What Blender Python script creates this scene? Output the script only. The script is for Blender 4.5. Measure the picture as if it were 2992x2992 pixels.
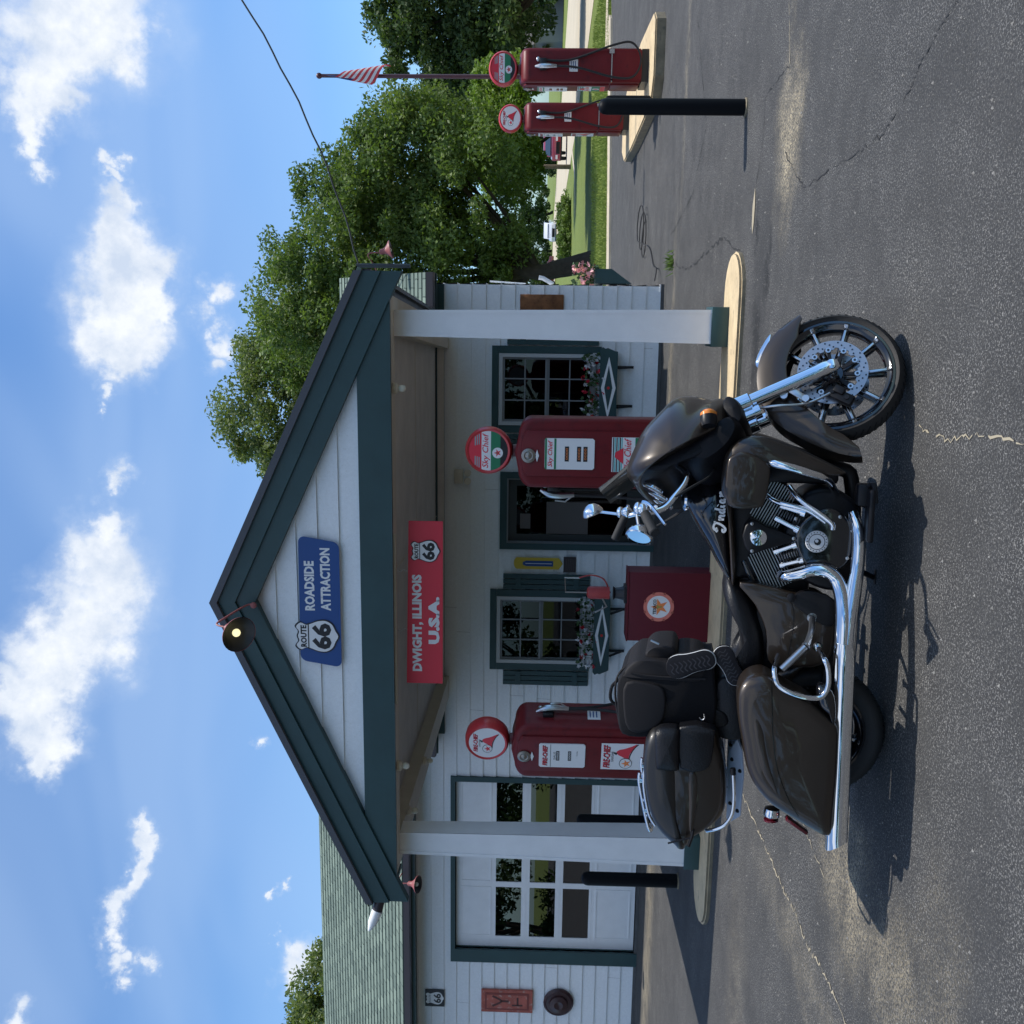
import bpy, bmesh, math, random
from mathutils import Vector, Matrix, Euler
import numpy as np
R = math.radians
sc = bpy.context.scene
for o in list(bpy.data.objects): bpy.data.objects.remove(o)

# ---------------------------------------------------------------- camera (held turned by 90 degrees, like the phone)
YAW, PITCH, ROLL = R(11.5), R(1.6), 0.018
fw = Vector((-math.sin(YAW)*math.cos(PITCH), math.cos(YAW)*math.cos(PITCH), math.sin(PITCH)))
r0 = Vector((math.cos(YAW), math.sin(YAW), 0)); u0 = r0.cross(fw)
rr = r0*math.cos(ROLL) + u0*math.sin(ROLL); uu = u0*math.cos(ROLL) - r0*math.sin(ROLL)
cd = bpy.data.cameras.new('camera'); cam = bpy.data.objects.new('camera', cd); sc.collection.objects.link(cam)
cd.sensor_fit = 'HORIZONTAL'; cd.sensor_width = 36; cd.lens = 36*2880/2992
cd.clip_start = 0.05; cd.clip_end = 3000
m = Matrix.Identity(4); X = -uu; Y = rr; Zc = -fw
for i in range(3):
    m[i][0] = X[i]; m[i][1] = Y[i]; m[i][2] = Zc[i]
m[0][3], m[1][3], m[2][3] = 0, 0, 1.65
cam.matrix_world = m; sc.camera = cam

# ---------------------------------------------------------------- daylight
SUNV = Vector((1.25, 0.24, 3.2)).normalized()
EL = math.asin(SUNV.z); AZ = math.atan2(SUNV.x, SUNV.y)
sd = bpy.data.lights.new('sun', 'SUN'); sd.energy = 3.9; sc.cycles.caustics_reflective = False; sc.cycles.caustics_refractive = False; sd.angle = R(0.53); sd.color = (1.0, 0.955, 0.88)
so = bpy.data.objects.new('sun', sd); sc.collection.objects.link(so)
so.rotation_euler = SUNV.to_track_quat('Z', 'Y').to_euler()
sc.view_settings.view_transform = 'Standard'; sc.view_settings.look = 'None'
sc.view_settings.exposure = 0.16; sc.view_settings.gamma = 1.0

w = bpy.data.worlds.new('World'); sc.world = w; w.use_nodes = True
nt = w.node_tree; N = nt.nodes; Lk = nt.links
for n in list(N): N.remove(n)
def nd(t, **k):
    n = N.new(t)
    for a, b in k.items(): setattr(n, a, b)
    return n
out = nd('ShaderNodeOutputWorld'); bg = nd('ShaderNodeBackground'); bg.inputs[1].default_value = 0.15
sky = nd('ShaderNodeTexSky', sky_type='NISHITA'); sky.sun_disc = False; sky.sun_elevation = EL; sky.sun_rotation = AZ
sky.air_density = 1.0; sky.dust_density = 0.6; sky.ozone_density = 1.6; sky.altitude = 200
tc = nd('ShaderNodeTexCoord')
def photo_dir(px, py):
    u, v = 2992 - py*1.5487, px*1.5487
    d = fw + rr*((u-1496)/2880) - uu*((v-1496)/2880)
    return d.normalized()
CL = [(170,10,92),(100,80,75),(70,150,52),(60,205,40),(110,190,40),(45,270,26),(60,310,22),(190,80,62),(235,40,52),(60,245,26),
 (203,300,17),(203,335,14),(208,385,30),(220,440,50),(235,490,60),(235,560,66),(295,515,38),(228,640,55),(235,690,38),(195,740,18),(178,770,12),(300,560,34),
 (412,550,28),(402,600,30),(415,650,30),(420,700,20),(230,905,24),
 (195,985,34),(190,1040,54),(205,1100,70),(140,1150,55),(170,1190,72),(110,1240,62),(60,1320,52),(95,1290,50),(85,1390,46),(75,1445,30),(20,1300,32),
 (283,1555,20),(280,1585,22),(262,1615,20),(248,1645,20),(232,1672,21),(215,1705,22),(208,1740,22),(206,1780,20),(210,1820,20),(214,1855,16),(235,1805,20),(262,1815,20),(288,1832,16),
 (525,1680,11),(480,1390,13),(510,1770,7),(565,1800,26),(550,1840,28),(40,1925,22)]
rnd = random.Random(4)
blobs = [(photo_dir(a, b), r*1.5487/2880/1.0) for a, b, r in CL]
for i in range(14):
    a = rnd.uniform(-math.pi, 0); e = rnd.uniform(.25, 1.2)
    c0 = Vector((math.cos(a)*math.cos(e), math.sin(a)*math.cos(e), math.sin(e)))
    for j in range(3):
        blobs.append(((c0 + Vector((rnd.uniform(-.15,.15), rnd.uniform(-.15,.15), rnd.uniform(-.05,.05)))).normalized(), rnd.uniform(.08,.16)))
ns = nd('ShaderNodeTexNoise'); ns.inputs['Scale'].default_value = 7; ns.inputs['Detail'].default_value = 9; ns.inputs['Roughness'].default_value = .62
ns2 = nd('ShaderNodeTexNoise'); ns2.inputs['Scale'].default_value = 22; ns2.inputs['Detail'].default_value = 7; ns2.inputs['Roughness'].default_value = .6
Lk.new(tc.outputs['Generated'], ns.inputs['Vector']); Lk.new(tc.outputs['Generated'], ns2.inputs['Vector'])
# warp the direction a little so the puffs get ragged edges
sub = nd('ShaderNodeVectorMath', operation='SUBTRACT'); Lk.new(ns2.outputs['Color'], sub.inputs[0]); sub.inputs[1].default_value = (.5,.5,.5)
scl = nd('ShaderNodeVectorMath', operation='SCALE'); Lk.new(sub.outputs[0], scl.inputs[0]); scl.inputs['Scale'].default_value = .085
wd = nd('ShaderNodeVectorMath', operation='ADD'); Lk.new(tc.outputs['Generated'], wd.inputs[0]); Lk.new(scl.outputs[0], wd.inputs[1])
acc = None
for c0, r in blobs:
    ds = nd('ShaderNodeVectorMath', operation='DISTANCE'); Lk.new(wd.outputs[0], ds.inputs[0]); ds.inputs[1].default_value = c0
    mr = nd('ShaderNodeMath', operation='MULTIPLY_ADD'); Lk.new(ds.outputs['Value'], mr.inputs[0]); mr.inputs[1].default_value = -1/r; mr.inputs[2].default_value = 1.38
    if acc is None: acc = mr.outputs[0]
    else:
        mx = nd('ShaderNodeMath', operation='SMOOTH_MAX'); Lk.new(acc, mx.inputs[0]); Lk.new(mr.outputs[0], mx.inputs[1]); mx.inputs[2].default_value = .25
        acc = mx.outputs[0]
def mth(op, a, b=None, c=None):
    n = nd('ShaderNodeMath', operation=op)
    for i, x in enumerate((a, b, c)):
        if x is None: continue
        if isinstance(x, (int, float)): n.inputs[i].default_value = x
        else: Lk.new(x, n.inputs[i])
    return n.outputs[0]
v = mth('ADD', acc, mth('MULTIPLY', mth('SUBTRACT', ns.outputs['Fac'], .5), 1.5))
mrg = nd('ShaderNodeMapRange', interpolation_type='SMOOTHSTEP'); Lk.new(v, mrg.inputs['Value'])
mrg.inputs['From Min'].default_value = .10; mrg.inputs['From Max'].default_value = .88
veil = nd('ShaderNodeMapRange', interpolation_type='SMOOTHSTEP'); Lk.new(v, veil.inputs['Value'])
veil.inputs['From Min'].default_value = -.55; veil.inputs['From Max'].default_value = .5; veil.inputs['To Max'].default_value = .22
# thin high haze
hz = nd('ShaderNodeTexNoise'); hz.inputs['Scale'].default_value = 2.2; hz.inputs['Detail'].default_value = 3; hz.inputs['Distortion'].default_value = .6
mp = nd('ShaderNodeMapping'); mp.inputs['Scale'].default_value = (.7, 1, 2.4); mp.inputs['Location'].default_value = (.3, 1.1, .2)
Lk.new(tc.outputs['Generated'], mp.inputs['Vector']); Lk.new(mp.outputs[0], hz.inputs['Vector'])
hzr = nd('ShaderNodeMapRange', interpolation_type='SMOOTHSTEP'); Lk.new(hz.outputs['Fac'], hzr.inputs['Value'])
hzr.inputs['From Min'].default_value = .36; hzr.inputs['From Max'].default_value = .72; hzr.inputs['To Max'].default_value = .38
# clouds: bright tops, slightly grey inside
shd = nd('ShaderNodeMapRange'); Lk.new(ns2.outputs['Fac'], shd.inputs['Value']); shd.inputs['From Min'].default_value = .35; shd.inputs['From Max'].default_value = .62
ccol = nd('ShaderNodeMixRGB'); Lk.new(shd.outputs[0], ccol.inputs['Fac'])
ccol.inputs['Color1'].default_value = (3.8, 4.4, 5.4, 1); ccol.inputs['Color2'].default_value = (5.7, 5.95, 6.3, 1)
gain = nd('ShaderNodeMixRGB', blend_type='MULTIPLY'); gain.inputs['Fac'].default_value = 1
gain.inputs['Color2'].default_value = (.56, .82, 1.06, 1); Lk.new(sky.outputs[0], gain.inputs['Color1'])
m1 = nd('ShaderNodeMixRGB'); Lk.new(hzr.outputs[0], m1.inputs['Fac']); Lk.new(gain.outputs[0], m1.inputs['Color1']); m1.inputs['Color2'].default_value = (3.2, 4.3, 6.0, 1)
m15 = nd('ShaderNodeMixRGB'); Lk.new(veil.outputs[0], m15.inputs['Fac']); Lk.new(m1.outputs[0], m15.inputs['Color1']); m15.inputs['Color2'].default_value = (4.2, 4.9, 6.0, 1)
m2 = nd('ShaderNodeMixRGB'); Lk.new(mrg.outputs[0], m2.inputs['Fac']); Lk.new(m15.outputs[0], m2.inputs['Color1']); Lk.new(ccol.outputs[0], m2.inputs['Color2'])
Lk.new(m2.outputs[0], bg.inputs[0]); Lk.new(bg.outputs[0], out.inputs[0])

# ---------------------------------------------------------------- materials
MATS = {}
def mat(name, col, rough=.6, metal=0, coat=0, bump=0, bscale=60, var=0, vscale=6, spec=.5, emit=None, dirt=None):
    if name in MATS: return MATS[name]
    M = bpy.data.materials.new(name); M.use_nodes = True; t = M.node_tree; b = t.nodes['Principled BSDF']
    b.inputs['Base Color'].default_value = (*col, 1); b.inputs['Roughness'].default_value = rough; b.inputs['Metallic'].default_value = metal
    b.inputs['Coat Weight'].default_value = coat; b.inputs['Coat Roughness'].default_value = .04; b.inputs['Specular IOR Level'].default_value = spec
    co = t.nodes.new('ShaderNodeTexCoord')
    if var:
        n = t.nodes.new('ShaderNodeTexNoise'); n.inputs['Scale'].default_value = vscale; n.inputs['Detail'].default_value = 6; n.inputs['Roughness'].default_value = .6
        t.links.new(co.outputs['Object'], n.inputs['Vector'])
        mr = t.nodes.new('ShaderNodeMapRange'); t.links.new(n.outputs['Fac'], mr.inputs['Value'])
        mr.inputs['From Min'].default_value = .3; mr.inputs['From Max'].default_value = .7; mr.inputs['To Min'].default_value = 1-var; mr.inputs['To Max'].default_value = 1+var
        mx = t.nodes.new('ShaderNodeVectorMath'); mx.operation = 'SCALE'; mx.inputs[0].default_value = col; t.links.new(mr.outputs[0], mx.inputs['Scale'])
        src = mx.outputs[0]
        if dirt:
            n2 = t.nodes.new('ShaderNodeTexNoise'); n2.inputs['Scale'].default_value = vscale*2.3; n2.inputs['Detail'].default_value = 8
            t.links.new(co.outputs['Object'], n2.inputs['Vector'])
            r2 = t.nodes.new('ShaderNodeMapRange'); t.links.new(n2.outputs['Fac'], r2.inputs['Value']); r2.inputs['From Min'].default_value = .56; r2.inputs['From Max'].default_value = .75
            m3 = t.nodes.new('ShaderNodeMixRGB'); t.links.new(r2.outputs[0], m3.inputs['Fac']); t.links.new(src, m3.inputs['Color1']); m3.inputs['Color2'].default_value = (*dirt, 1); src = m3.outputs[0]
        t.links.new(src, b.inputs['Base Color'])
    if bump:
        n = t.nodes.new('ShaderNodeTexNoise'); n.inputs['Scale'].default_value = bscale; n.inputs['Detail'].default_value = 5
        t.links.new(co.outputs['Object'], n.inputs['Vector'])
        bp = t.nodes.new('ShaderNodeBump'); bp.inputs['Strength'].default_value = bump; bp.inputs['Distance'].default_value = .01
        t.links.new(n.outputs['Fac'], bp.inputs['Height']); t.links.new(bp.outputs[0], b.inputs['Normal'])
    if emit: b.inputs['Emission Color'].default_value = (*emit[0], 1); b.inputs['Emission Strength'].default_value = emit[1]
    MATS[name] = M; return M
def glass(name, tint=(.35,.38,.4), refl=(1,1,1), rough=0.0, base=.35):
    M = bpy.data.materials.new(name); M.use_nodes = True; t = M.node_tree
    for n in list(t.nodes): t.nodes.remove(n)
    o = t.nodes.new('ShaderNodeOutputMaterial'); tr = t.nodes.new('ShaderNodeBsdfTransparent'); g = t.nodes.new('ShaderNodeBsdfGlossy')
    tr.inputs[0].default_value = (*tint, 1); g.inputs[0].default_value = (*refl, 1); g.inputs['Roughness'].default_value = rough
    f = t.nodes.new('ShaderNodeFresnel'); f.inputs[0].default_value = 1.5
    a = t.nodes.new('ShaderNodeMath'); a.operation = 'ADD'; a.inputs[1].default_value = base; a.use_clamp = True; t.links.new(f.outputs[0], a.inputs[0])
    mx = t.nodes.new('ShaderNodeMixShader'); t.links.new(a.outputs[0], mx.inputs[0]); t.links.new(tr.outputs[0], mx.inputs[1]); t.links.new(g.outputs[0], mx.inputs[2])
    t.links.new(mx.outputs[0], o.inputs[0]); MATS[name] = M; return M

siding = mat('white_siding', (.84,.86,.87), .55, var=.04, vscale=30, bump=.15, bscale=120, dirt=(.76,.77,.75))
white = mat('white_paint', (.84,.85,.86), .5, var=.04, vscale=5, bump=.1, bscale=70)
cream = mat('cream_paint', (.62,.57,.47), .6, var=.08, vscale=4)
soffit = mat('soffit_paint', (.66,.62,.56), .7, var=.1, vscale=3)
green = mat('dark_green_paint', (.022,.062,.066), .45, var=.12, vscale=3, bump=.08, bscale=40)
greend = mat('shadow_green_paint', (.018,.045,.05), .55, var=.12, vscale=3)
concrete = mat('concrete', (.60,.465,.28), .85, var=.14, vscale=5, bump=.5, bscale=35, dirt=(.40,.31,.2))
conshade = mat('concrete_shaded', (.22,.185,.125), .9, var=.25, vscale=7, bump=.5, bscale=40, dirt=(.12,.105,.08))  # same concrete, colour darkened to paint shade on the island sides
black = mat('black_paint', (.012,.013,.016), .4, var=.1)
dark = mat('dark_interior', (.03,.03,.03), .8)
steel = mat('steel', (.45,.46,.47), .35, metal=1)
chrome = mat('chrome', (.82,.84,.87), .045, metal=1)
alu = mat('brushed_aluminium', (.55,.57,.6), .28, metal=1)
pumpred = mat('pump_red', (.15,.014,.018), .42, spec=.25, var=.1, vscale=4, bump=.05, bscale=30, dirt=(.085,.012,.016))
signred = mat('sign_red', (.72,.035,.06), .4); brightred = mat('bright_red', (.62,.03,.03), .45)
signblue = mat('sign_blue', (.01,.065,.25), .4); signwhite = mat('sign_white', (.8,.8,.8), .45); signblack = mat('sign_black', (.012,.012,.015), .45)
signgreen = mat('sign_green', (.02,.2,.09), .45); teal = mat('sign_teal', (.12,.5,.5), .45)
yellow = mat('sign_yellow', (.65,.45,.04), .5); orange = mat('sign_orange', (.85,.25,.07), .5)
rubber = mat('black_rubber', (.016,.016,.017), .75, bump=.15, bscale=60)
panew = glass('window_glass', (.25,.27,.28), (.7,.75,.8), base=.0)

# ---------------------------------------------------------------- mesh builder
_tx = {}
def text_mesh(body, bold, res=2):
    k = (body, bold)
    if k in _tx: return _tx[k]
    c = bpy.data.curves.new('t', 'FONT'); c.body = body; c.size = 1; c.align_x = 'CENTER'; c.align_y = 'CENTER'; c.offset = bold; c.resolution_u = res
    o = bpy.data.objects.new('t', c); sc.collection.objects.link(o); bpy.context.view_layer.update()
    me = bpy.data.meshes.new_from_object(o.evaluated_get(bpy.context.evaluated_depsgraph_get()))
    bpy.data.objects.remove(o); vs = [v.co.copy() for v in me.vertices]; fs = [list(p.vertices) for p in me.polygons]
    xs = [v.x for v in vs]; ys = [v.y for v in vs]; cx = (min(xs)+max(xs))/2; cy = (min(ys)+max(ys))/2
    ww = max(xs)-min(xs); hh = max(ys)-min(ys)
    _tx[k] = ([((v.x-cx)/ww, (v.y-cy)/hh) for v in vs], fs); return _tx[k]
def smooth_pts(p, n=8, closed=True):
    q = []; L = len(p)
    rng = range(L) if closed else range(L-1)
    for i in rng:
        g = (lambda k: Vector(p[k % L])) if closed else (lambda k: Vector(p[min(max(k,0),L-1)]))
        a, b, c, d = g(i-1), g(i), g(i+1), g(i+2)
        for j in range(n):
            t = j/n
            q.append(.5*((2*b)+(c-a)*t+(2*a-5*b+4*c-d)*t*t+(3*b-a-3*c+d)*t**3))
    if not closed: q.append(Vector(p[-1]))
    return q
class MB:
    def __init__(s, xf=None): s.v = []; s.f = []; s.mi = []; s.m = 0; s.xf = xf
    def add(s, vs, fs):
        n = len(s.v)
        if s.xf is not None: s.v += [s.xf @ Vector(v) for v in vs]
        else: s.v += [Vector(v) for v in vs]
        s.f += [[i+n for i in f] for f in fs]; s.mi += [s.m]*len(fs); return s
    def bx(s, x0, x1, y0, y1, z0, z1, bev=0):
        if bev:
            bm = bmesh.new(); bmesh.ops.create_cube(bm, size=1)
            for v in bm.verts: v.co = Vector(((x0+x1)/2+v.co.x*(x1-x0), (y0+y1)/2+v.co.y*(y1-y0), (z0+z1)/2+v.co.z*(z1-z0)))
            bmesh.ops.bevel(bm, geom=bm.edges[:], offset=bev, segments=2, affect='EDGES', profile=.5)
            return s.bm(bm)
        return s.add([(x0,y0,z0),(x1,y0,z0),(x1,y1,z0),(x0,y1,z0),(x0,y0,z1),(x1,y0,z1),(x1,y1,z1),(x0,y1,z1)],
            [(0,3,2,1),(4,5,6,7),(0,1,5,4),(1,2,6,5),(2,3,7,6),(3,0,4,7)])
    def bm(s, bm):
        bm.verts.index_update(); s.add([v.co.copy() for v in bm.verts], [[v.index for v in f.verts] for f in bm.faces]); bm.free(); return s
    def obox(s, c, ax, sx, sy, sz, bev=0):   # oriented box, ax = 3x3 columns
        bm = bmesh.new(); bmesh.ops.create_cube(bm, size=1)
        for v in bm.verts: v.co = Vector((v.co.x*sx, v.co.y*sy, v.co.z*sz))
        if bev: bmesh.ops.bevel(bm, geom=bm.edges[:], offset=bev, segments=2, affect='EDGES', profile=.5)
        for v in bm.verts: v.co = Vector(c) + ax @ v.co
        return s.bm(bm)
    def beam(s, a, b, wd, ht, up=(0,0,1), bev=0):
        a, b = Vector(a), Vector(b); d = (b-a); L = d.length; d.normalize(); sd = d.cross(Vector(up)).normalized(); u = sd.cross(d)
        return s.obox((a+b)/2, Matrix((d, sd, u)).transposed(), L, wd, ht, bev)
    def tube(s, pts, r, n=10, cap=True, sm=0, closed=False):
        P = [Vector(p) for p in pts]
        if sm: 
            rs = r if isinstance(r, (list,tuple)) else None
            P = smooth_pts(P, sm, closed)
            if rs:
                m_ = len(rs)-1; r = [rs[min(int(i/sm), m_)]*(1-(i/sm-int(i/sm))) + rs[min(int(i/sm)+1, m_)]*(i/sm-int(i/sm)) for i in range(len(P))]
        L = len(P); rr_ = r if isinstance(r, (list,tuple)) else [r]*L
        T = []
        for i in range(L):
            if closed: t = P[(i+1)%L]-P[i-1]
            else: t = P[min(i+1,L-1)]-P[max(i-1,0)]
            T.append(t.normalized())
        nrm = T[0].orthogonal().normalized(); vs = []; fs = []
        for i in range(L):
            nrm = (nrm - T[i]*nrm.dot(T[i]))
            nrm = nrm.normalized() if nrm.length > 1e-6 else T[i].orthogonal().normalized()
            bn = T[i].cross(nrm)
            for k in range(n):
                a = 2*math.pi*k/n; vs.append(P[i]+(nrm*math.cos(a)+bn*math.sin(a))*rr_[i])
        for i in range(L if closed else L-1):
            j = (i+1) % L
            for k in range(n):
                k2 = (k+1) % n; fs.append((i*n+k, i*n+k2, j*n+k2, j*n+k))
        if cap and not closed: fs.append(tuple(range(n-1,-1,-1))); fs.append(tuple((L-1)*n+k for k in range(n)))
        return s.add(vs, fs)
    def cyl(s, a, b, r, r2=None, n=16): return s.tube([a, b], [r, r if r2 is None else r2], n)
    def lathe(s, prof, org=(0,0,0), axis=(0,0,1), n=24, cap=True):   # prof: (radius, height)
        ax = Vector(axis).normalized(); e1 = ax.orthogonal().normalized(); e2 = ax.cross(e1); O = Vector(org); vs = []; fs = []
        for r_, h in prof:
            for k in range(n):
                a = 2*math.pi*k/n; vs.append(O+ax*h+(e1*math.cos(a)+e2*math.sin(a))*max(r_, 1e-4))
        for i in range(len(prof)-1):
            for k in range(n):
                k2 = (k+1) % n; fs.append((i*n+k, i*n+k2, (i+1)*n+k2, (i+1)*n+k))
        if cap:
            fs.append(tuple(range(n-1,-1,-1))); fs.append(tuple((len(prof)-1)*n+k for k in range(n)))
        return s.add(vs, fs)
    def ell(s, c, r, n=16, m=10):
        vs = []; fs = []; c = Vector(c)
        for i in range(m+1):
            th = math.pi*i/m
            for k in range(n):
                a = 2*math.pi*k/n; vs.append(c+Vector((r[0]*max(math.sin(th),1e-4)*math.cos(a), r[1]*max(math.sin(th),1e-4)*math.sin(a), r[2]*math.cos(th))))
        for i in range(m):
            for k in range(n): k2 = (k+1) % n; fs.append((i*n+k, i*n+k2, (i+1)*n+k2, (i+1)*n+k))
        return s.add(vs, fs)
    def prism(s, pts, y0, y1, bev=0, seg=2):   # outline in (x,z), extruded along y
        bm = bmesh.new(); vs = [bm.verts.new((p[0], y0, p[1])) for p in pts]; f = bm.faces.new(vs)
        r_ = bmesh.ops.extrude_face_region(bm, geom=[f]); nv = [e for e in r_['geom'] if isinstance(e, bmesh.types.BMVert)]
        for v in nv: v.co.y = y1
        bmesh.ops.recalc_face_normals(bm, faces=bm.faces[:])
        if bev:
            ed = [e for e in bm.edges if abs(e.verts[0].co.y-e.verts[1].co.y) < 1e-6]
            bmesh.ops.bevel(bm, geom=ed, offset=bev, segments=seg, affect='EDGES', profile=.5)
        return s.bm(bm)
    def solid(s, pts, yc, hw, n=2.6, k=8, sm=5, e=None, shift=(0,0), c=None):
        P = [Vector((p[0], p[1], 0)) for p in pts]
        if sm: P = smooth_pts(P, sm)
        c = Vector((c[0], c[1], 0)) if c else sum(P, Vector())/len(P); L = len(P)
        rings = []
        for j in range(-k, k+1):
            ph = j/k*math.pi/2; t = math.sin(ph)
            if e is None: sv = max((1-abs(t)**n), 0)**(1/n)
            else:
                b = min(1, 2*e); a = max(0, (abs(t)-(1-b))/b); sv = 1-e*(1-math.sqrt(max(0, 1-a*a)))
            rings.append((yc+hw*t, max(sv, .03), t))
        vs = []; fs = []
        for y, sv, t in rings:
            for p in P:
                q = c+(p-c)*sv; vs.append((q.x+shift[0]*abs(t), y, q.y+shift[1]*abs(t)))
        M_ = len(rings)
        for i in range(M_-1):
            for q in range(L): q2 = (q+1) % L; fs.append((i*L+q, i*L+q2, (i+1)*L+q2, (i+1)*L+q))
        fs.append(tuple(range(L-1,-1,-1))); fs.append(tuple((M_-1)*L+q for q in range(L)))
        return s.add(vs, fs)
    def disc(s, c, r, y, th=.002, n=32, rz=None):
        rz = rz or r
        return s.prism([(c[0]+r*math.cos(2*math.pi*k/n), c[1]+rz*math.sin(2*math.pi*k/n)) for k in range(n)], y, y+th)
    def star(s, c, r, y, th=.002, rot=0):
        return s.prism([(c[0]+(r if k%2==0 else r*.385)*math.sin(rot+math.pi*k/5), c[1]+(r if k%2==0 else r*.385)*math.cos(rot+math.pi*k/5)) for k in range(10)], y, y+th)
    def text(s, body, cx, cz, y, wd, ht, bold=.0, shear=0, ang=0):
        P, F = text_mesh(body, bold); ca, sa = math.cos(ang), math.sin(ang); vs = []
        for a, b in P:
            x = a*wd+b*ht*shear; z = b*ht; vs.append((cx+x*ca-z*sa, y, cz+x*sa+z*ca))
        return s.add(vs, F)
    def strip(s, pts, wd, y, th=.002):   # a stroke in the (x,z) plane
        P = smooth_pts([(p[0], p[1], 0) for p in pts], 6, False); L = len(P); A = []; B = []
        for i in range(L):
            t = (P[min(i+1,L-1)]-P[max(i-1,0)]).normalized(); nn = Vector((-t.y, t.x, 0)); w_ = wd if not callable(wd) else wd(i/(L-1))
            A.append(P[i]+nn*w_/2); B.append(P[i]-nn*w_/2)
        vs = [(a.x, y, a.y) for a in A]+[(b.x, y, b.y) for b in B]
        return s.add(vs, [(i, i+1, L+i+1, L+i) for i in range(L-1)])
    def build(s, name, mats, parent=None, ang=35, world=True, smooth=True):
        me = bpy.data.meshes.new(name)
        if not isinstance(mats, (list,tuple)): mats = [mats]
        off = Vector(parent['_o']) if parent is not None else Vector((0,0,0))
        me.from_pydata([tuple(v-off) for v in s.v], [], s.f)
        for m_ in mats: me.materials.append(m_)
        me.polygons.foreach_set('material_index', s.mi)
        bm = bmesh.new(); bm.from_mesh(me)
        if len(bm.verts) < 60000: bmesh.ops.recalc_face_normals(bm, faces=bm.faces[:])
        if smooth:
            for f in bm.faces: f.smooth = True
            lim = R(ang)
            for e in bm.edges:
                if len(e.link_faces) != 2 or e.calc_face_angle(9) > lim: e.smooth = False
        bm.to_mesh(me); bm.free(); me.update()
        o = bpy.data.objects.new(name, me); sc.collection.objects.link(o)
        if parent is not None: o.parent = parent; o['_o'] = tuple(off)
        return o
def thing(name, label, cat, loc=(0,0,0), group=None, rot=None, local=False):
    o = bpy.data.objects.new(name, None); o.empty_display_size = .3; sc.collection.objects.link(o); o.location = loc
    if rot is not None: o.rotation_euler = rot
    o['label'] = label; o['category'] = cat
    if group: o['group'] = group
    o['_o'] = (0,0,0) if local else tuple(loc)
    return o
def tag(o, label, cat, group=None):
    o['label'] = label; o['category'] = cat
    if group: o['group'] = group
    return o
def struct(o): o['kind'] = 'structure'; return o
def plabel(o, label): o['label'] = label; return o
def dup(root, loc, label, name=None, rz=None, group=None):
    r_ = root.copy(); sc.collection.objects.link(r_); r_.location = loc; r_['label'] = label
    if rz is not None: r_.rotation_euler = (0,0,rz)
    def kids(a, b):
        for ch in [q for q in bpy.data.objects if q.parent == a]:
            c_ = ch.copy(); sc.collection.objects.link(c_); c_.parent = b; kids(ch, c_)
    kids(root, r_); return r_
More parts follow.
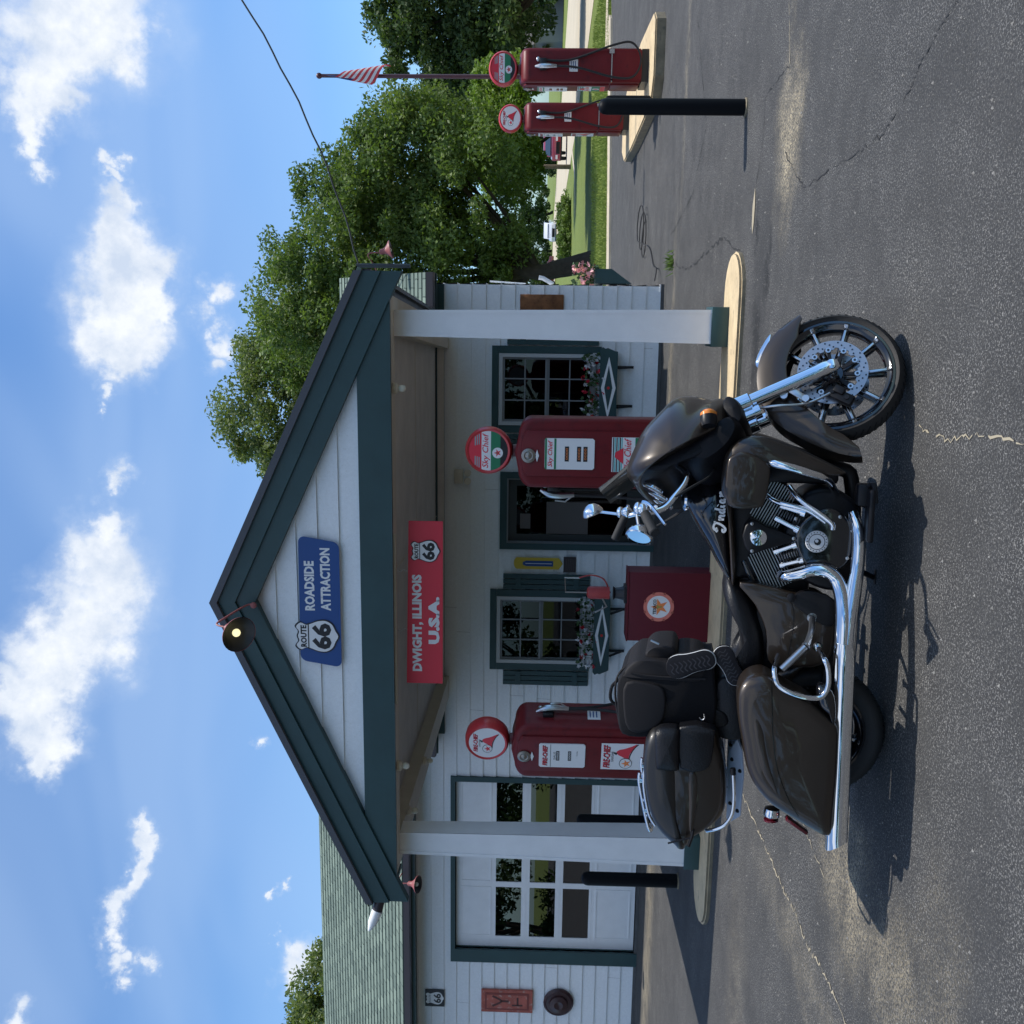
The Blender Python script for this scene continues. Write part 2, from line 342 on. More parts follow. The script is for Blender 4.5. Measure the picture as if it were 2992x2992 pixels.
# ================================================================ ground
def ground_mat(name, kind):
    M = bpy.data.materials.new(name); M.use_nodes = True; t = M.node_tree; b = t.nodes['Principled BSDF']; L = t.links.new
    co = t.nodes.new('ShaderNodeTexCoord')
    def noise(sc_, det=6, rg=.6, dist=0, vec=None):
        n = t.nodes.new('ShaderNodeTexNoise'); n.inputs['Scale'].default_value = sc_; n.inputs['Detail'].default_value = det; n.inputs['Roughness'].default_value = rg; n.inputs['Distortion'].default_value = dist
        L(vec or co.outputs['Object'], n.inputs['Vector']); return n
    def rng(src, a, b_, c, d, sm=False):
        n = t.nodes.new('ShaderNodeMapRange'); L(src, n.inputs['Value']); n.inputs['From Min'].default_value = a; n.inputs['From Max'].default_value = b_; n.inputs['To Min'].default_value = c; n.inputs['To Max'].default_value = d
        if sm: n.interpolation_type = 'SMOOTHSTEP'
        return n.outputs[0]
    def mix(f, a, b_, mode='MIX'):
        n = t.nodes.new('ShaderNodeMixRGB'); n.blend_type = mode
        for i, x in zip(('Fac','Color1','Color2'), (f, a, b_)):
            if isinstance(x, tuple): n.inputs[i].default_value = (*x, 1)
            elif isinstance(x, (int,float)): n.inputs[i].default_value = x
            else: L(x, n.inputs[i])
        return n.outputs[0]
    def ma(op, a, b_=None):
        n = t.nodes.new('ShaderNodeMath'); n.operation = op
        for i, x in enumerate((a, b_)):
            if x is None: continue
            if isinstance(x, (int,float)): n.inputs[i].default_value = x
            else: L(x, n.inputs[i])
        return n.outputs[0]
    b.inputs['Roughness'].default_value = .85
    if kind == 'asphalt':
        big = noise(.35, 5); mid = noise(3.2, 6); fine = noise(62, 4, .8); spk = noise(100, 2, .8)
        c = mix(rng(big.outputs['Fac'], .35, .65, 0, 1), (.045,.044,.042), (.063,.061,.058))
        c = mix(rng(mid.outputs['Fac'], .45, .7, 0, .5), c, (.092,.09,.086))
        c = mix(rng(fine.outputs['Fac'], .42, .58, .0, 1), mix(.85, c, (.035,.035,.037)), c)
        cl = noise(1.7, 7, .75); c = mix(ma('MULTIPLY', rng(spk.outputs['Fac'], .54, .62, 0, .85), rng(cl.outputs['Fac'], .4, .62, .35, 1)), c, (.30,.29,.275)); sp2 = noise(38, 2, .7); c = mix(ma('MULTIPLY', rng(sp2.outputs['Fac'], .63, .68, 0, .7), rng(cl.outputs['Fac'], .45, .65, .1, 1)), c, (.33,.315,.29))
        # worn, sandy patches (x, y, radius x, radius y, strength)
        sep = t.nodes.new('ShaderNodeSeparateXYZ'); wq = noise(2.2, 9, .78); ws = t.nodes.new('ShaderNodeVectorMath'); ws.operation = 'MULTIPLY_ADD'; L(wq.outputs['Color'], ws.inputs[0]); ws.inputs[1].default_value = (1.1,.9,0); ws.inputs[2].default_value = (-.55,-.45,0)
        wa = t.nodes.new('ShaderNodeVectorMath'); wa.operation = 'ADD'; L(co.outputs['Object'], wa.inputs[0]); L(ws.outputs[0], wa.inputs[1]); L(wa.outputs[0], sep.inputs[0])
        wn = noise(3.4, 8, .72)
        acc = None
        for (cx, cy, rx, ry, st) in ((1.15,7.15,.62,.42,1.5),(2.2,7.3,.8,.10,.6),(-2.95,4.75,.5,.55,1.0),(-3.0,4.1,.4,.5,.7),(-2.7,3.6,.6,.3,.35),(-9.5,12.6,4.5,.5,.75),(3.4,12.5,2.5,.16,.5),(-.6,12.9,2.0,.22,.6),(-3.9,5.3,.25,1.6,.4),(-5.5,7.1,1.2,.4,.25)):
            dx = ma('DIVIDE', ma('SUBTRACT', sep.outputs[0], cx), rx); dy = ma('DIVIDE', ma('SUBTRACT', sep.outputs[1], cy), ry)
            d = ma('SQRT', ma('ADD', ma('MULTIPLY', dx, dx), ma('MULTIPLY', dy, dy)))
            v = ma('MULTIPLY', rng(d, 0, 1.3, 1, 0, True), st)
            v = ma('MULTIPLY', v, 1)
            acc = v if acc is None else ma('MAXIMUM', acc, v)
        f = ma('MULTIPLY', acc, rng(wn.outputs['Fac'], .35, .6, .15, 1))
        gr = rng(noise(55, 5, .85).outputs['Fac'], .47, .55, .05, 1)
        c = mix(ma('MULTIPLY', ma('MULTIPLY', f, gr), .95), c, (.50,.42,.28))
        # darker strip in front of the island
        dx = ma('DIVIDE', ma('SUBTRACT', sep.outputs[0], .15), 1.0); dy = ma('DIVIDE', ma('SUBTRACT', sep.outputs[1], 7.75), .38)
        d = ma('SQRT', ma('ADD', ma('MULTIPLY', dx, dx), ma('MULTIPLY', dy, dy)))
        c = mix(ma('MULTIPLY', rng(d, .2, 1.2, .75, 0, True), rng(wn.outputs['Fac'], .35, .55, .4, 1)), c, (.035,.035,.036))
        for (hx, hy, ha, hb) in ((.62,8.05,.26,.09),(.28,7.52,.34,.12),(-.25,7.85,.5,.16)):
            dx = ma('DIVIDE', ma('SUBTRACT', sep.outputs[0], hx), ha); dy = ma('DIVIDE', ma('SUBTRACT', sep.outputs[1], hy), hb)
            d = ma('SQRT', ma('ADD', ma('MULTIPLY', dx, dx), ma('MULTIPLY', dy, dy)))
            c = mix(ma('MULTIPLY', rng(d, .3, 1.2, .9, 0, True), rng(wn.outputs['Fac'], .35, .55, .5, 1)), c, (.018,.018,.019))
        # hairline crack network
        vo = t.nodes.new('ShaderNodeTexVoronoi'); vo.feature = 'DISTANCE_TO_EDGE'; vo.inputs['Scale'].default_value = .55
        wv = t.nodes.new('ShaderNodeVectorMath'); wv.operation = 'SCALE'; nn = noise(2.5, 6, .7); L(nn.outputs['Color'], wv.inputs[0]); wv.inputs['Scale'].default_value = .9
        av = t.nodes.new('ShaderNodeVectorMath'); av.operation = 'ADD'; L(co.outputs['Object'], av.inputs[0]); L(wv.outputs[0], av.inputs[1]); L(av.outputs[0], vo.inputs['Vector'])
        cr = ma('MULTIPLY', rng(vo.outputs['Distance'], 0, .007, 1, 0), rng(noise(.8, 3).outputs['Fac'], .5, .6, 0, .7))
        c = mix(cr, c, (.03,.03,.032))
        L(c, b.inputs['Base Color']); h = ma('ADD', fine.outputs['Fac'], ma('MULTIPLY', spk.outputs['Fac'], .6))
        bp = t.nodes.new('ShaderNodeBump'); bp.inputs['Strength'].default_value = .75; bp.inputs['Distance'].default_value = .012; L(h, bp.inputs['Height']); L(bp.outputs[0], b.inputs['Normal'])
        b.inputs['Roughness'].default_value = .8; b.inputs['Specular IOR Level'].default_value = .35
    elif kind == 'grass':
        a_ = noise(.45, 8, .7); f_ = noise(7, 8, .8)
        c = mix(rng(a_.outputs['Fac'], .35, .65, 0, 1), (.17,.22,.03), (.25,.29,.055)); c = mix(rng(f_.outputs['Fac'], .4, .62, 0, .8), (.11,.155,.02), c)
        L(c, b.inputs['Base Color']); bp = t.nodes.new('ShaderNodeBump'); bp.inputs['Strength'].default_value = 1; bp.inputs['Distance'].default_value = .06; L(f_.outputs['Fac'], bp.inputs['Height']); L(bp.outputs[0], b.inputs['Normal'])
    else:
        a_ = noise(.5, 6); f_ = noise(14, 5)
        c = mix(rng(a_.outputs['Fac'], .35, .65, 0, 1), (.50,.43,.30), (.60,.51,.36)); c = mix(rng(f_.outputs['Fac'], .4, .65, 0, .35), c, (.3,.28,.25)); L(c, b.inputs['Base Color'])
    return M
asph = ground_mat('asphalt', 'asphalt'); grassm = ground_mat('grass', 'grass'); roadm = ground_mat('road_concrete', 'road')
def sheet(name, pts, z, m_):
    b = MB(); b.add([(p[0], p[1], z) for p in pts], [tuple(range(len(pts)))]); return struct(b.build(name, m_, smooth=False))
sheet('ground', [(-900,-900),(900,-900),(900,900),(-900,900)], -.012, grassm)
sheet('station_lot', [(-90,-70),(90,-70),(40,31),(9.3,29.2),(7.2,27.6),(1.8,25.6),(-.5,25.0),(-8,24.6),(-40,24)], 0, asph)
tan = mat('kerb_concrete', (.52,.44,.32), .9, var=.2, vscale=2)
def ribbon(name, pts, wd, z, m_, h=0):
    P = smooth_pts([(p[0], p[1], 0) for p in pts], 5, False); b = MB(); L = len(P); A = []; Bq = []
    for i in range(L):
        t = (P[min(i+1,L-1)]-P[max(i-1,0)]).normalized(); n_ = Vector((-t.y, t.x, 0)); A.append(P[i]+n_*wd/2); Bq.append(P[i]-n_*wd/2)
    vs = [(a.x,a.y,z+h) for a in A]+[(a.x,a.y,z+h) for a in Bq]; fs = [(i,i+1,L+i+1,L+i) for i in range(L-1)]
    if h:
        vs += [(a.x,a.y,z-.02) for a in A]+[(a.x,a.y,z-.02) for a in Bq]
        fs += [(2*L+i,2*L+i+1,i+1,i) for i in range(L-1)]+[(L+i,L+i+1,3*L+i+1,3*L+i) for i in range(L-1)]
    b.add(vs, fs); return struct(b.build(name, m_, smooth=False))
ribbon('kerb', [(40,31.4),(9.3,29.5),(7.2,27.9),(1.8,25.9),(-.5,25.3),(-8,24.9),(-40,24.3)], .9, 0, tan, .05)
sheet('road', [(12.5,30.5),(11.3,38.9),(10.8,43.7),(10.7,51.6),(10.0,58.7),(9.9,68.6),(9.5,93),(6.2,128),(0,200),(16,200),(22,130),(25.8,90),(34,60),(48,30.5)], 0.0, roadm)
ribbon('sidewalk', [(10.1,66),(9.0,63),(7.6,58.6),(5.2,56.2)], .5, .004, mat('sidewalk_concrete', (.55,.47,.34), .9, var=.1))
# the cracks one can see in the lot
# loose grit scattered over the near part of the lot
g_ = np.random.default_rng(77); n_ = 34000
t_ = g_.random(n_); gx = g_.uniform(-4.6,3.2,n_); gy = 2.4+8.5*t_**1.5; sz_ = g_.uniform(.0012,.0042,n_)*(1+(g_.random(n_)<.03)*1.5)
a_ = g_.uniform(0,6.28,n_); V_ = []
for k_ in range(3): V_.append(np.stack([gx+sz_*np.cos(a_+k_*2.1), gy+sz_*np.sin(a_+k_*2.1), 0*gx+.001],1))
V_.append(np.stack([gx,gy,.001+sz_*.9],1)); V_ = np.stack(V_,1).reshape(-1,3); F_ = (np.arange(n_)[:,None]*4+np.array([[0,1,3,1,2,3,2,0,3]])).ravel()
me = bpy.data.meshes.new('gravel'); me.vertices.add(4*n_); me.vertices.foreach_set('co', V_.astype('f').ravel()); me.loops.add(9*n_); me.loops.foreach_set('vertex_index', F_.astype('i')); me.polygons.add(3*n_); me.polygons.foreach_set('loop_start', np.arange(0,9*n_,3,dtype='i')); me.update(calc_edges=True); me.materials.append(mat('grit', (.19,.185,.175), .8, var=.6, vscale=40))
o = bpy.data.objects.new('gravel', me); sc.collection.objects.link(o); o['kind'] = 'stuff'; o['label'] = 'loose grey grit lying on the asphalt around the motorcycle'; o['category'] = 'gravel'
crk = mat('crack_shadow', (.03,.03,.031), .95); crt = mat('crack_filled_with_sand', (.36,.31,.22), .95)
def jag(pts, amp, n, seed):
    r_ = random.Random(seed); o_ = []
    for (a, b) in zip(pts[:-1], pts[1:]):
        for k in range(n):
            t = k/n; o_.append((a[0]+(b[0]-a[0])*t+r_.uniform(-amp,amp), a[1]+(b[1]-a[1])*t+r_.uniform(-amp,amp)))
    o_.append(pts[-1]); return o_
def crack(pts, wd, m_, seed, amp=.02):
    P = jag(pts, amp*.6, 13, seed); r_ = random.Random(seed+9); vs = []; fs = []; L = len(P)
    for i, p in enumerate(P):
        a = P[max(i-1,0)]; c = P[min(i+1,L-1)]; tx, ty = c[0]-a[0], c[1]-a[1]; q = math.hypot(tx,ty) or 1; w_ = wd*r_.uniform(.12,1.1)*(.5+.5*abs(math.sin(i*.37+seed)))
        vs += [(p[0]-ty/q*w_/2, p[1]+tx/q*w_/2, .004), (p[0]+ty/q*w_/2, p[1]-tx/q*w_/2, .004)]
    for i in range(L-1):
        if r_.random() > .12: fs.append((2*i,2*i+1,2*i+3,2*i+2))
    b = MB(); b.add(vs, fs); return struct(b.build('pavement_crack', m_, smooth=False))
crack([(2.6,7.42),(2.12,7.38),(1.67,7.23)], .012, crt, 1); crack([(1.67,7.23),(1.64,7.73),(1.6,7.96),(1.27,7.98),(.95,8.15)], .014, crk, 2)
crack([(1.27,4.30),(1.2,4.5),(1.1,4.71),(1.0,4.84),(.88,5.15)], .012, crk, 3); crack([(.88,5.15),(.84,5.57),(.8,6.66),(1.1,7.2)], .010, crk, 4, .03)
crack([(-3.73,7.3),(-3.71,6.7),(-3.7,6.33),(-3.7,5.93),(-3.67,5.58),(-3.7,5.3),(-3.63,5.03),(-3.63,4.8),(-3.61,4.4)], .022, crt, 5, .03)
crack([(-.47,4.33),(-.49,4.02),(-.43,3.74),(-.41,3.3)], .012, crt, 6)
crack([(-3.1,6.3),(-3.05,5.6),(-3.12,5.1)], .010, crt, 17, .03); crack([(.46,8.45),(.7,9.4),(.6,10.6),(.5,11.6),(.62,13.1)], .03, crk, 8, .04)
crack([(3.6,12.1),(2.4,11.2),(1.9,10.8),(1.3,11.6),(1.0,13.4)], .02, crk, 9, .03)
# chipped slab beside the island end
b = MB(); b.add([(x,y,.005) for x,y in ((.98,8.14),(.85,8.20),(.70,8.19),(.62,8.15),(.70,8.12),(.85,8.11))],[(0,1,2,3,4,5)]); struct(b.build('chipped_asphalt', crt, smooth=False))

# ================================================================ station
ST = thing('gas_station', 'white clapboard filling station with dark green trim and a gabled canopy', 'gas station', (-3, 13.9, 0))
WY = 13.9
def clap(b, x0, x1, z0, z1, y, openings=(), h=.2, t=.02, first=None, joints=None):
    z = first if first is not None else z0
    while z < z1 - 1e-4:
        a, c = max(z, z0), min(z+h, z1); z += h
        cuts = sorted({a, c} | {q for o in openings for q in (o[2], o[3]) if a < q < c})
        for za, zb in zip(cuts[:-1], cuts[1:]):
            zm = (za+zb)/2; iv = [(x0, x1)]
            for o in openings:
                if o[2] < zm < o[3]:
                    nv = []
                    for p, q in iv:
                        if o[1] <= p or o[0] >= q: nv.append((p, q))
                        else:
                            if p < o[0]: nv.append((p, o[0]))
                            if q > o[1]: nv.append((o[1], q))
                    iv = nv
            base = z-h
            for p, q in iv:
                ya = y - t*(1-(za-base)/h); yb = y - t*(1-(zb-base)/h)
                vs = [(p,ya,za),(q,ya,za),(q,yb,zb),(p,yb,zb),(p,y+.03,za),(q,y+.03,za),(q,y+.03,zb),(p,y+.03,zb)]
                b.add(vs, [(0,1,2,3),(0,4,5,1),(1,5,6,2),(3,7,4,0)])
                if joints and q-p > 1 and zb-za > .1:
                    xj = joints.uniform(p+.3,q-.3); b.m = 1; b.add([(xj-.0018,ya-.0012,za+.004),(xj+.0018,ya-.0012,za+.004),(xj+.0018,yb-.0012,zb),(xj-.0018,yb-.0012,zb)], [(0,1,2,3)]); b.m = 0
OW, OE = -6.25, .36
win = [(-5.05,-4.13,1.0,2.2), (-1.52,-.62,.95,2.2)]; door = (-3.28,-2.33,.12,2.12); gd = (-9.88,-7.02,.02,2.86)
b = MB(); clap(b, OW, OE, .04, 3.16, WY, win+[door], joints=random.Random(5)); wall = b.build('wall', [siding, mat('joint', (.3,.3,.29), .8)], ST)
b = MB(); clap(b, -14.5, OW, .04, 3.55, WY, [gd], joints=random.Random(8)); b.build('wall', [siding, MATS['joint']], ST)
# side wall facing right, lapped boards along y
b = MB()
z = .04
while z < 3.1:
    b.add([(OE+.02,WY,z),(OE+.02,19,z),(OE,19,z+.2),(OE,WY,z+.2),(OE-.02,WY,z),(OE-.02,19,z)], [(0,1,2,3),(0,4,5,1)]); z += .2
b.bx(OE-.07, OE+.026, WY-.024, WY+.05, .04, .06)
b.build('wall', white, ST)
b = MB(); b.bx(-14.5, OE, 19, 19.1, 0, 3.5).bx(-14.5,-14.45,WY+.04,19,0,3.5).bx(OW-.05,OW+.05,WY+.04,19,0,3.5); b.bx(-14.5,OE-.04,WY+.03,19,.0,.02); b.bx(-14.4,OE-.04,WY+.1,18.9,3.04,3.07); b.build('interior', dark, ST)
b = MB(); b.bx(-14.5, OE+.03, WY-.035, WY-.026, -.02, .045); b.build('foundation', mat('foundation', (.1,.1,.1), .9, var=.2), ST)
# windows
def window(x0, x1, z0, z1, name='window'):
    b = MB(); f = .05
    b.bx(x0-f, x1+f, WY-.045, WY+.02, z1, z1+f).bx(x0-f, x0, WY-.045, WY+.02, z0, z1).bx(x1, x1+f, WY-.045, WY+.02, z0, z1).bx(x0-f-.02, x1+f+.02, WY-.065, WY+.02, z0-f, z0)
    W_ = b.build('window', mat('window_casing', (.50,.51,.51), .55), ST)
    b = MB(); g = .03; zm = (z0+z1)/2
    for (a, c, yy) in ((zm, z1, WY-.005), (z0, zm, WY+.02)):
        b.bx(x0, x1, yy-.015, yy+.015, c-g, c).bx(x0, x1, yy-.015, yy+.015, a, a+g).bx(x0, x0+g, yy-.013, yy+.015, a+g, c-g).bx(x1-g, x1, yy-.013, yy+.015, a+g, c-g)
        for k in (1,2): xx = x0+(x1-x0)*k/3; b.bx(xx-.009, xx+.009, yy-.01, yy+.01, a+g, c-g)
        b.bx(x0+g, x1-g, yy-.008, yy+.008, (a+c)/2-.009, (a+c)/2+.009)
    b.build('sash', mat('sash_grey', (.22,.23,.24), .5), W_)
    b = MB(); b.bx(x0+.01, x1-.01, WY+.022, WY+.026, z0, z1); b.build('pane', panew, W_)
    b = MB(); b.bx(x0-.155, x1+.155, WY-.04, WY+.01, z1+.055, z1+.15).bx(x0-.155, x0-.053, WY-.04, WY+.01, z0-.12, z1+.053).bx(x1+.053, x1+.155, WY-.04, WY+.01, z0-.12, z1+.053)
    b.build('trim', green, W_)
    b = MB(); b.bx(x0+.02, x1-.02, WY+.25, WY+.255, zm+.05, z1).bx(x0+.02, x0+.25, WY+.22, WY+.225, z0, zm+.02); b.build('curtain', mat('curtain', (.2,.2,.19), .9), W_)
    return W_
for q in win: window(*q)
def shutter(x0, x1, z0, z1):
    b = MB(); n_ = 3; wd = (x1-x0)/n_
    for k in range(n_): b.bx(x0+k*wd+.006, x0+(k+1)*wd-.006, WY-.05, WY-.022, z0, z1)
    b.bx(x0+.01, x1-.01, WY-.068, WY-.05, z1-.26, z1-.18).bx(x0+.01, x1-.01, WY-.068, WY-.05, z0+.16, z0+.24)
    b.build('shutter', green, ST)
shutter(-5.44,-5.215,.89,2.15); shutter(-3.965,-3.73,.9,2.16); shutter(-.455,-.22,.87,2.14); shutter(-1.93,-1.69,.87,2.13)
# door
b = MB(); x0, x1, z0, z1 = door
b.bx(x0-.09, x0, WY-.045, WY+.03, 0, z1).bx(x1, x1+.09, WY-.045, WY+.03, 0, z1).bx(x0-.09, x1+.09, WY-.045, WY+.03, z1, z1+.1); DR = b.build('door', green, ST)
b = MB(); b.bx(x0, x0+.02, WY-.03, WY+.1, .02, z1).bx(x1-.02, x1, WY-.03, WY+.1, .02, z1).bx(x0+.02, x1-.02, WY-.03, WY+.1, z1-.02, z1); b.build('frame', mat('sash_grey', (.3,.31,.32), .5), DR)
b = MB(); b.bx(x0+.02, x1-.02, WY+.05, WY+.08, .02, .4).bx(x0+.02,x0+.12,WY+.05,WY+.08,.4,z1-.02).bx(x1-.12,x1-.02,WY+.05,WY+.08,.4,z1-.02).bx(x0+.12,x1-.12,WY+.05,WY+.08,z1-.14,z1-.02); b.build('leaf', mat('door_leaf', (.03,.035,.035), .4), DR)
b = MB(); b.bx(x0+.12, x1-.12, WY+.06, WY+.065, .4, z1-.14); b.build('pane', panew, DR)
b = MB(); b.bx(x0+.13, x0+.6, WY+.055, WY+.058, .95, 1.55).bx(x0+.2, x0+.42, WY+.055, WY+.058, 1.78, 1.93); b.build('notice', mat('notice_paper', (.12,.1,.09), .6), DR)
b = MB(); b.cyl((x1-.07,WY+.05,1.02),(x1-.07,WY-.02,1.02),.025); b.build('handle', steel, DR)
# garage door
b = MB(); x0, x1, z0, z1 = gd
b.bx(x0-.22, x0, WY-.05, WY+.12, 0, z1).bx(x1, x1+.08, WY-.05, WY+.12, 0, z1).bx(x0-.22, x1+.08, WY-.05, WY+.12, z1, z1+.07); GD = b.build('garage_door', green, ST)
cols = [(-9.70,-8.84),(-8.75,-7.89),(-7.80,-7.07)]; rows = [(1.83,2.23),(1.30,1.70),(.77,1.18)]
b = MB(); yy = WY+.06
ops = [(c0,c1,r0_,r1_) for c0,c1 in cols for r0_,r1_ in rows]
zs = [z0+.03,.77,1.18,1.30,1.70,1.83,2.23,z1-.01]; xs = [x0,-9.70,-8.84,-8.75,-7.89,-7.80,-7.07,x1]
for i in range(7):
    for j in range(7):
        if any(o[0]-.01 < xs[i] < o[1]-.01 and o[2]-.01 < zs[j] < o[3]-.01 for o in ops): continue
        b.bx(xs[i], xs[i+1], yy, yy+.04, zs[j], zs[j+1])
b.build('door_panel', white, GD)
b = MB()
for za in (.12, 2.3):
    for c0, c1 in cols:
        zb = za+.55 if za < 1 else z1-.08
        for (p, q, r_, s_) in ((c0,c1,za,za+.02),(c0,c1,zb-.02,zb),(c0,c0+.02,za+.02,zb-.02),(c1-.02,c1,za+.02,zb-.02)): b.bx(p,q,yy-.008,yy,r_,s_)
for zz in (.735, 1.24, 1.765): b.bx(x0, x1, yy-.004, yy, zz-.004, zz+.004)
b.build('moulding', white, GD)
for c0, c1 in cols:
    for r0_, r1_ in rows:
        b = MB(); b.bx(c0, c1, yy+.015, yy+.02, r0_, r1_); b.build('pane', MATS.get('garage_glass') or glass('garage_glass', (.12,.12,.12), (.85,.85,.85), base=.09), GD)
# things inside the bay that show through the panes
b = MB(); b.bx(-9.6,-8.4,15.6,16.2,.0,1.1).bx(-7.9,-7.2,15.2,15.8,0,1.35); tag(b.build('workbench', mat('workbench', (.09,.06,.045), .7), None), 'brown workbench standing inside the bay, seen through the garage panes', 'workbench')
b = MB(); b.cyl((-8.1,14.9,0),(-8.1,14.9,.85),.29,n=24); b.lathe([(.29,.28),(.305,.29),(.29,.3)],(-8.1,14.9,0)); b.lathe([(.29,.56),(.305,.57),(.29,.58)],(-8.1,14.9,0)); tag(b.build('oil_drum', mat('oil_drum', (.3,.03,.03), .4), None), 'red oil drum inside the garage bay behind the lower panes', 'drum')
# roofs
def shingle_mat():
    M = bpy.data.materials.new('green_shingles'); M.use_nodes = True; t = M.node_tree; b = t.nodes['Principled BSDF']; b.inputs['Roughness'].default_value = .9
    co = t.nodes.new('ShaderNodeTexCoord'); br = t.nodes.new('ShaderNodeTexBrick'); br.inputs['Scale'].default_value = 1; br.offset = .5
    mp = t.nodes.new('ShaderNodeMapping'); t.links.new(co.outputs['UV'], mp.inputs['Vector']); n0 = t.nodes.new('ShaderNodeTexNoise'); n0.inputs['Scale'].default_value = 6
    t.links.new(co.outputs['UV'], n0.inputs['Vector']); vm = t.nodes.new('ShaderNodeVectorMath'); vm.operation = 'MULTIPLY_ADD'; t.links.new(n0.outputs['Color'], vm.inputs[0]); vm.inputs[1].default_value = (.05,.02,0); t.links.new(mp.outputs[0], vm.inputs[2])
    t.links.new(vm.outputs[0], br.inputs['Vector']); br.inputs['Brick Width'].default_value = .24; br.inputs['Row Height'].default_value = .13; br.inputs['Mortar Size'].default_value = .008; br.inputs['Mortar Smooth'].default_value = .4
    br.inputs['Color1'].default_value = (.11,.15,.125,1); br.inputs['Color2'].default_value = (.20,.255,.205,1); br.inputs['Mortar'].default_value = (.045,.07,.06,1); br.inputs['Bias'].default_value = .1
    n1 = t.nodes.new('ShaderNodeTexNoise'); n1.inputs['Scale'].default_value = 150; n1.inputs['Detail'].default_value = 3; t.links.new(co.outputs['Object'], n1.inputs['Vector'])
    mx = t.nodes.new('ShaderNodeMixRGB'); mx.blend_type = 'OVERLAY'; mx.inputs['Fac'].default_value = .5; t.links.new(br.outputs['Color'], mx.inputs['Color1']); t.links.new(n1.outputs['Fac'], mx.inputs['Color2']); t.links.new(mx.outputs[0], b.inputs['Base Color'])
    bp = t.nodes.new('ShaderNodeBump'); bp.inputs['Distance'].default_value = .01; bp.inputs['Strength'].default_value = .8; t.links.new(br.outputs['Fac'], bp.inputs['Height']); bp.invert = True; t.links.new(bp.outputs[0], b.inputs['Normal'])
    return M
shing = shingle_mat()
def roofplane(name, p00, p10, p11, p01, parent, th=.05):   # courses of shingles stepped up the slope; p00-p10 eave, p01-p11 ridge
    p00, p10, p11, p01 = map(Vector, (p00,p10,p11,p01)); up = (p01-p00).length; ln = (p10-p00).length; n_ = max(1, int(up/.13))
    nrm = (p10-p00).cross(p01-p00).normalized()
    if nrm.z < 0: nrm = -nrm
    vs = []; fs = []; uv = []
    for i in range(n_):
        t0, t1 = i/n_, (i+1)/n_
        a = p00.lerp(p01,t0)+nrm*.012; c = p10.lerp(p11,t0)+nrm*.012; d = p10.lerp(p11,t1); e = p00.lerp(p01,t1); k = len(vs)
        vs += [a, c, d, e, a-nrm*.012, c-nrm*.012]; fs += [(k,k+1,k+2,k+3),(k+4,k+5,k+1,k)]; uv += [[(0,t0*up),(ln,t0*up),(ln,t1*up),(0,t1*up)], [(0,t0*up),(ln,t0*up),(ln,t0*up),(0,t0*up)]]
    k = len(vs); lo = nrm*(-th); vs += [p00,p10,p11,p01,p00+lo,p10+lo,p11+lo,p01+lo]
    for f in ((4,7,6,5),(0,4,5,1),(1,5,6,2),(3,2,6,7),(0,3,7,4)): fs.append(tuple(k+q for q in f)); uv.append([(0,0)]*4)
    off = Vector(parent['_o']); me = bpy.data.meshes.new(name); me.from_pydata([tuple(v-off) for v in vs], [], fs); me.materials.append(shing)
    ul = me.uv_layers.new(name='UVMap'); i = 0
    for p, q in zip(me.polygons, uv):
        for li, c in zip(p.loop_indices, q): ul.data[li].uv = c
    o = bpy.data.objects.new(name, me); sc.collection.objects.link(o); o.parent = parent; o['_o'] = tuple(off); return o
rf = roofplane('roof', (-14.9,13.42,3.62), (-6.1,13.42,3.62), (-6.1,16.5,5.60), (-14.9,16.5,5.60), ST)
roofplane('roof', (-6.1,19.6,3.62), (-14.9,19.6,3.62), (-14.9,16.5,5.60), (-6.1,16.5,5.60), ST)
roofplane('roof', (-6.4,13.48,3.22), (.50,13.48,3.22), (.50,16.5,5.0), (-6.4,16.5,5.0), ST)
roofplane('roof', (.50,19.5,3.22), (-6.4,19.5,3.22), (-6.4,16.5,5.0), (.50,16.5,5.0), ST)
b = MB(); b.prism([(13.9,3.1),(19.0,3.1),(16.5,4.9)], -.02, .02)
b.v = [Vector((OE-.03+v.y, v.x, v.z)) for v in b.v]; b.build('gable_wall', white, ST)
b = MB(); b.bx(-14.9,-6.1,13.46,13.50,3.44,3.60).bx(-14.9,-6.1,13.5,13.9,3.47,3.5); b.build('fascia', green, ST)
b = MB(); b.bx(-6.4,.49,13.50,13.54,3.08,3.2).bx(-6.4,.49,13.54,13.92,3.13,3.16).bx(OW,OE,13.86,13.9,3.02,3.13); b.build('fascia', green, ST)
def gutter(x0, x1, y, z, m_=None):
    b = MB(); pr = [(0,0),(-.02,-.09),(.03,-.11),(.10,-.11),(.115,0),(.105,0),(.095,-.1),(.03,-.1),(-.01,-.085),(.01,0)]
    vs = [(x, y-.115+p[0], z+p[1]) for x in (x0,x1) for p in pr]; n_ = len(pr)
    fs = [(i,(i+1)%n_,n_+(i+1)%n_,n_+i) for i in range(n_)]+[tuple(range(n_)),tuple(range(2*n_-1,n_-1,-1))]; b.add(vs, fs)
    b.build('gutter', m_ or mat('gutter_brown', (.028,.022,.026), .35), ST)
gutter(-14.9,-6.15,13.46,3.60); gutter(-6.4,.50,13.50,3.21)
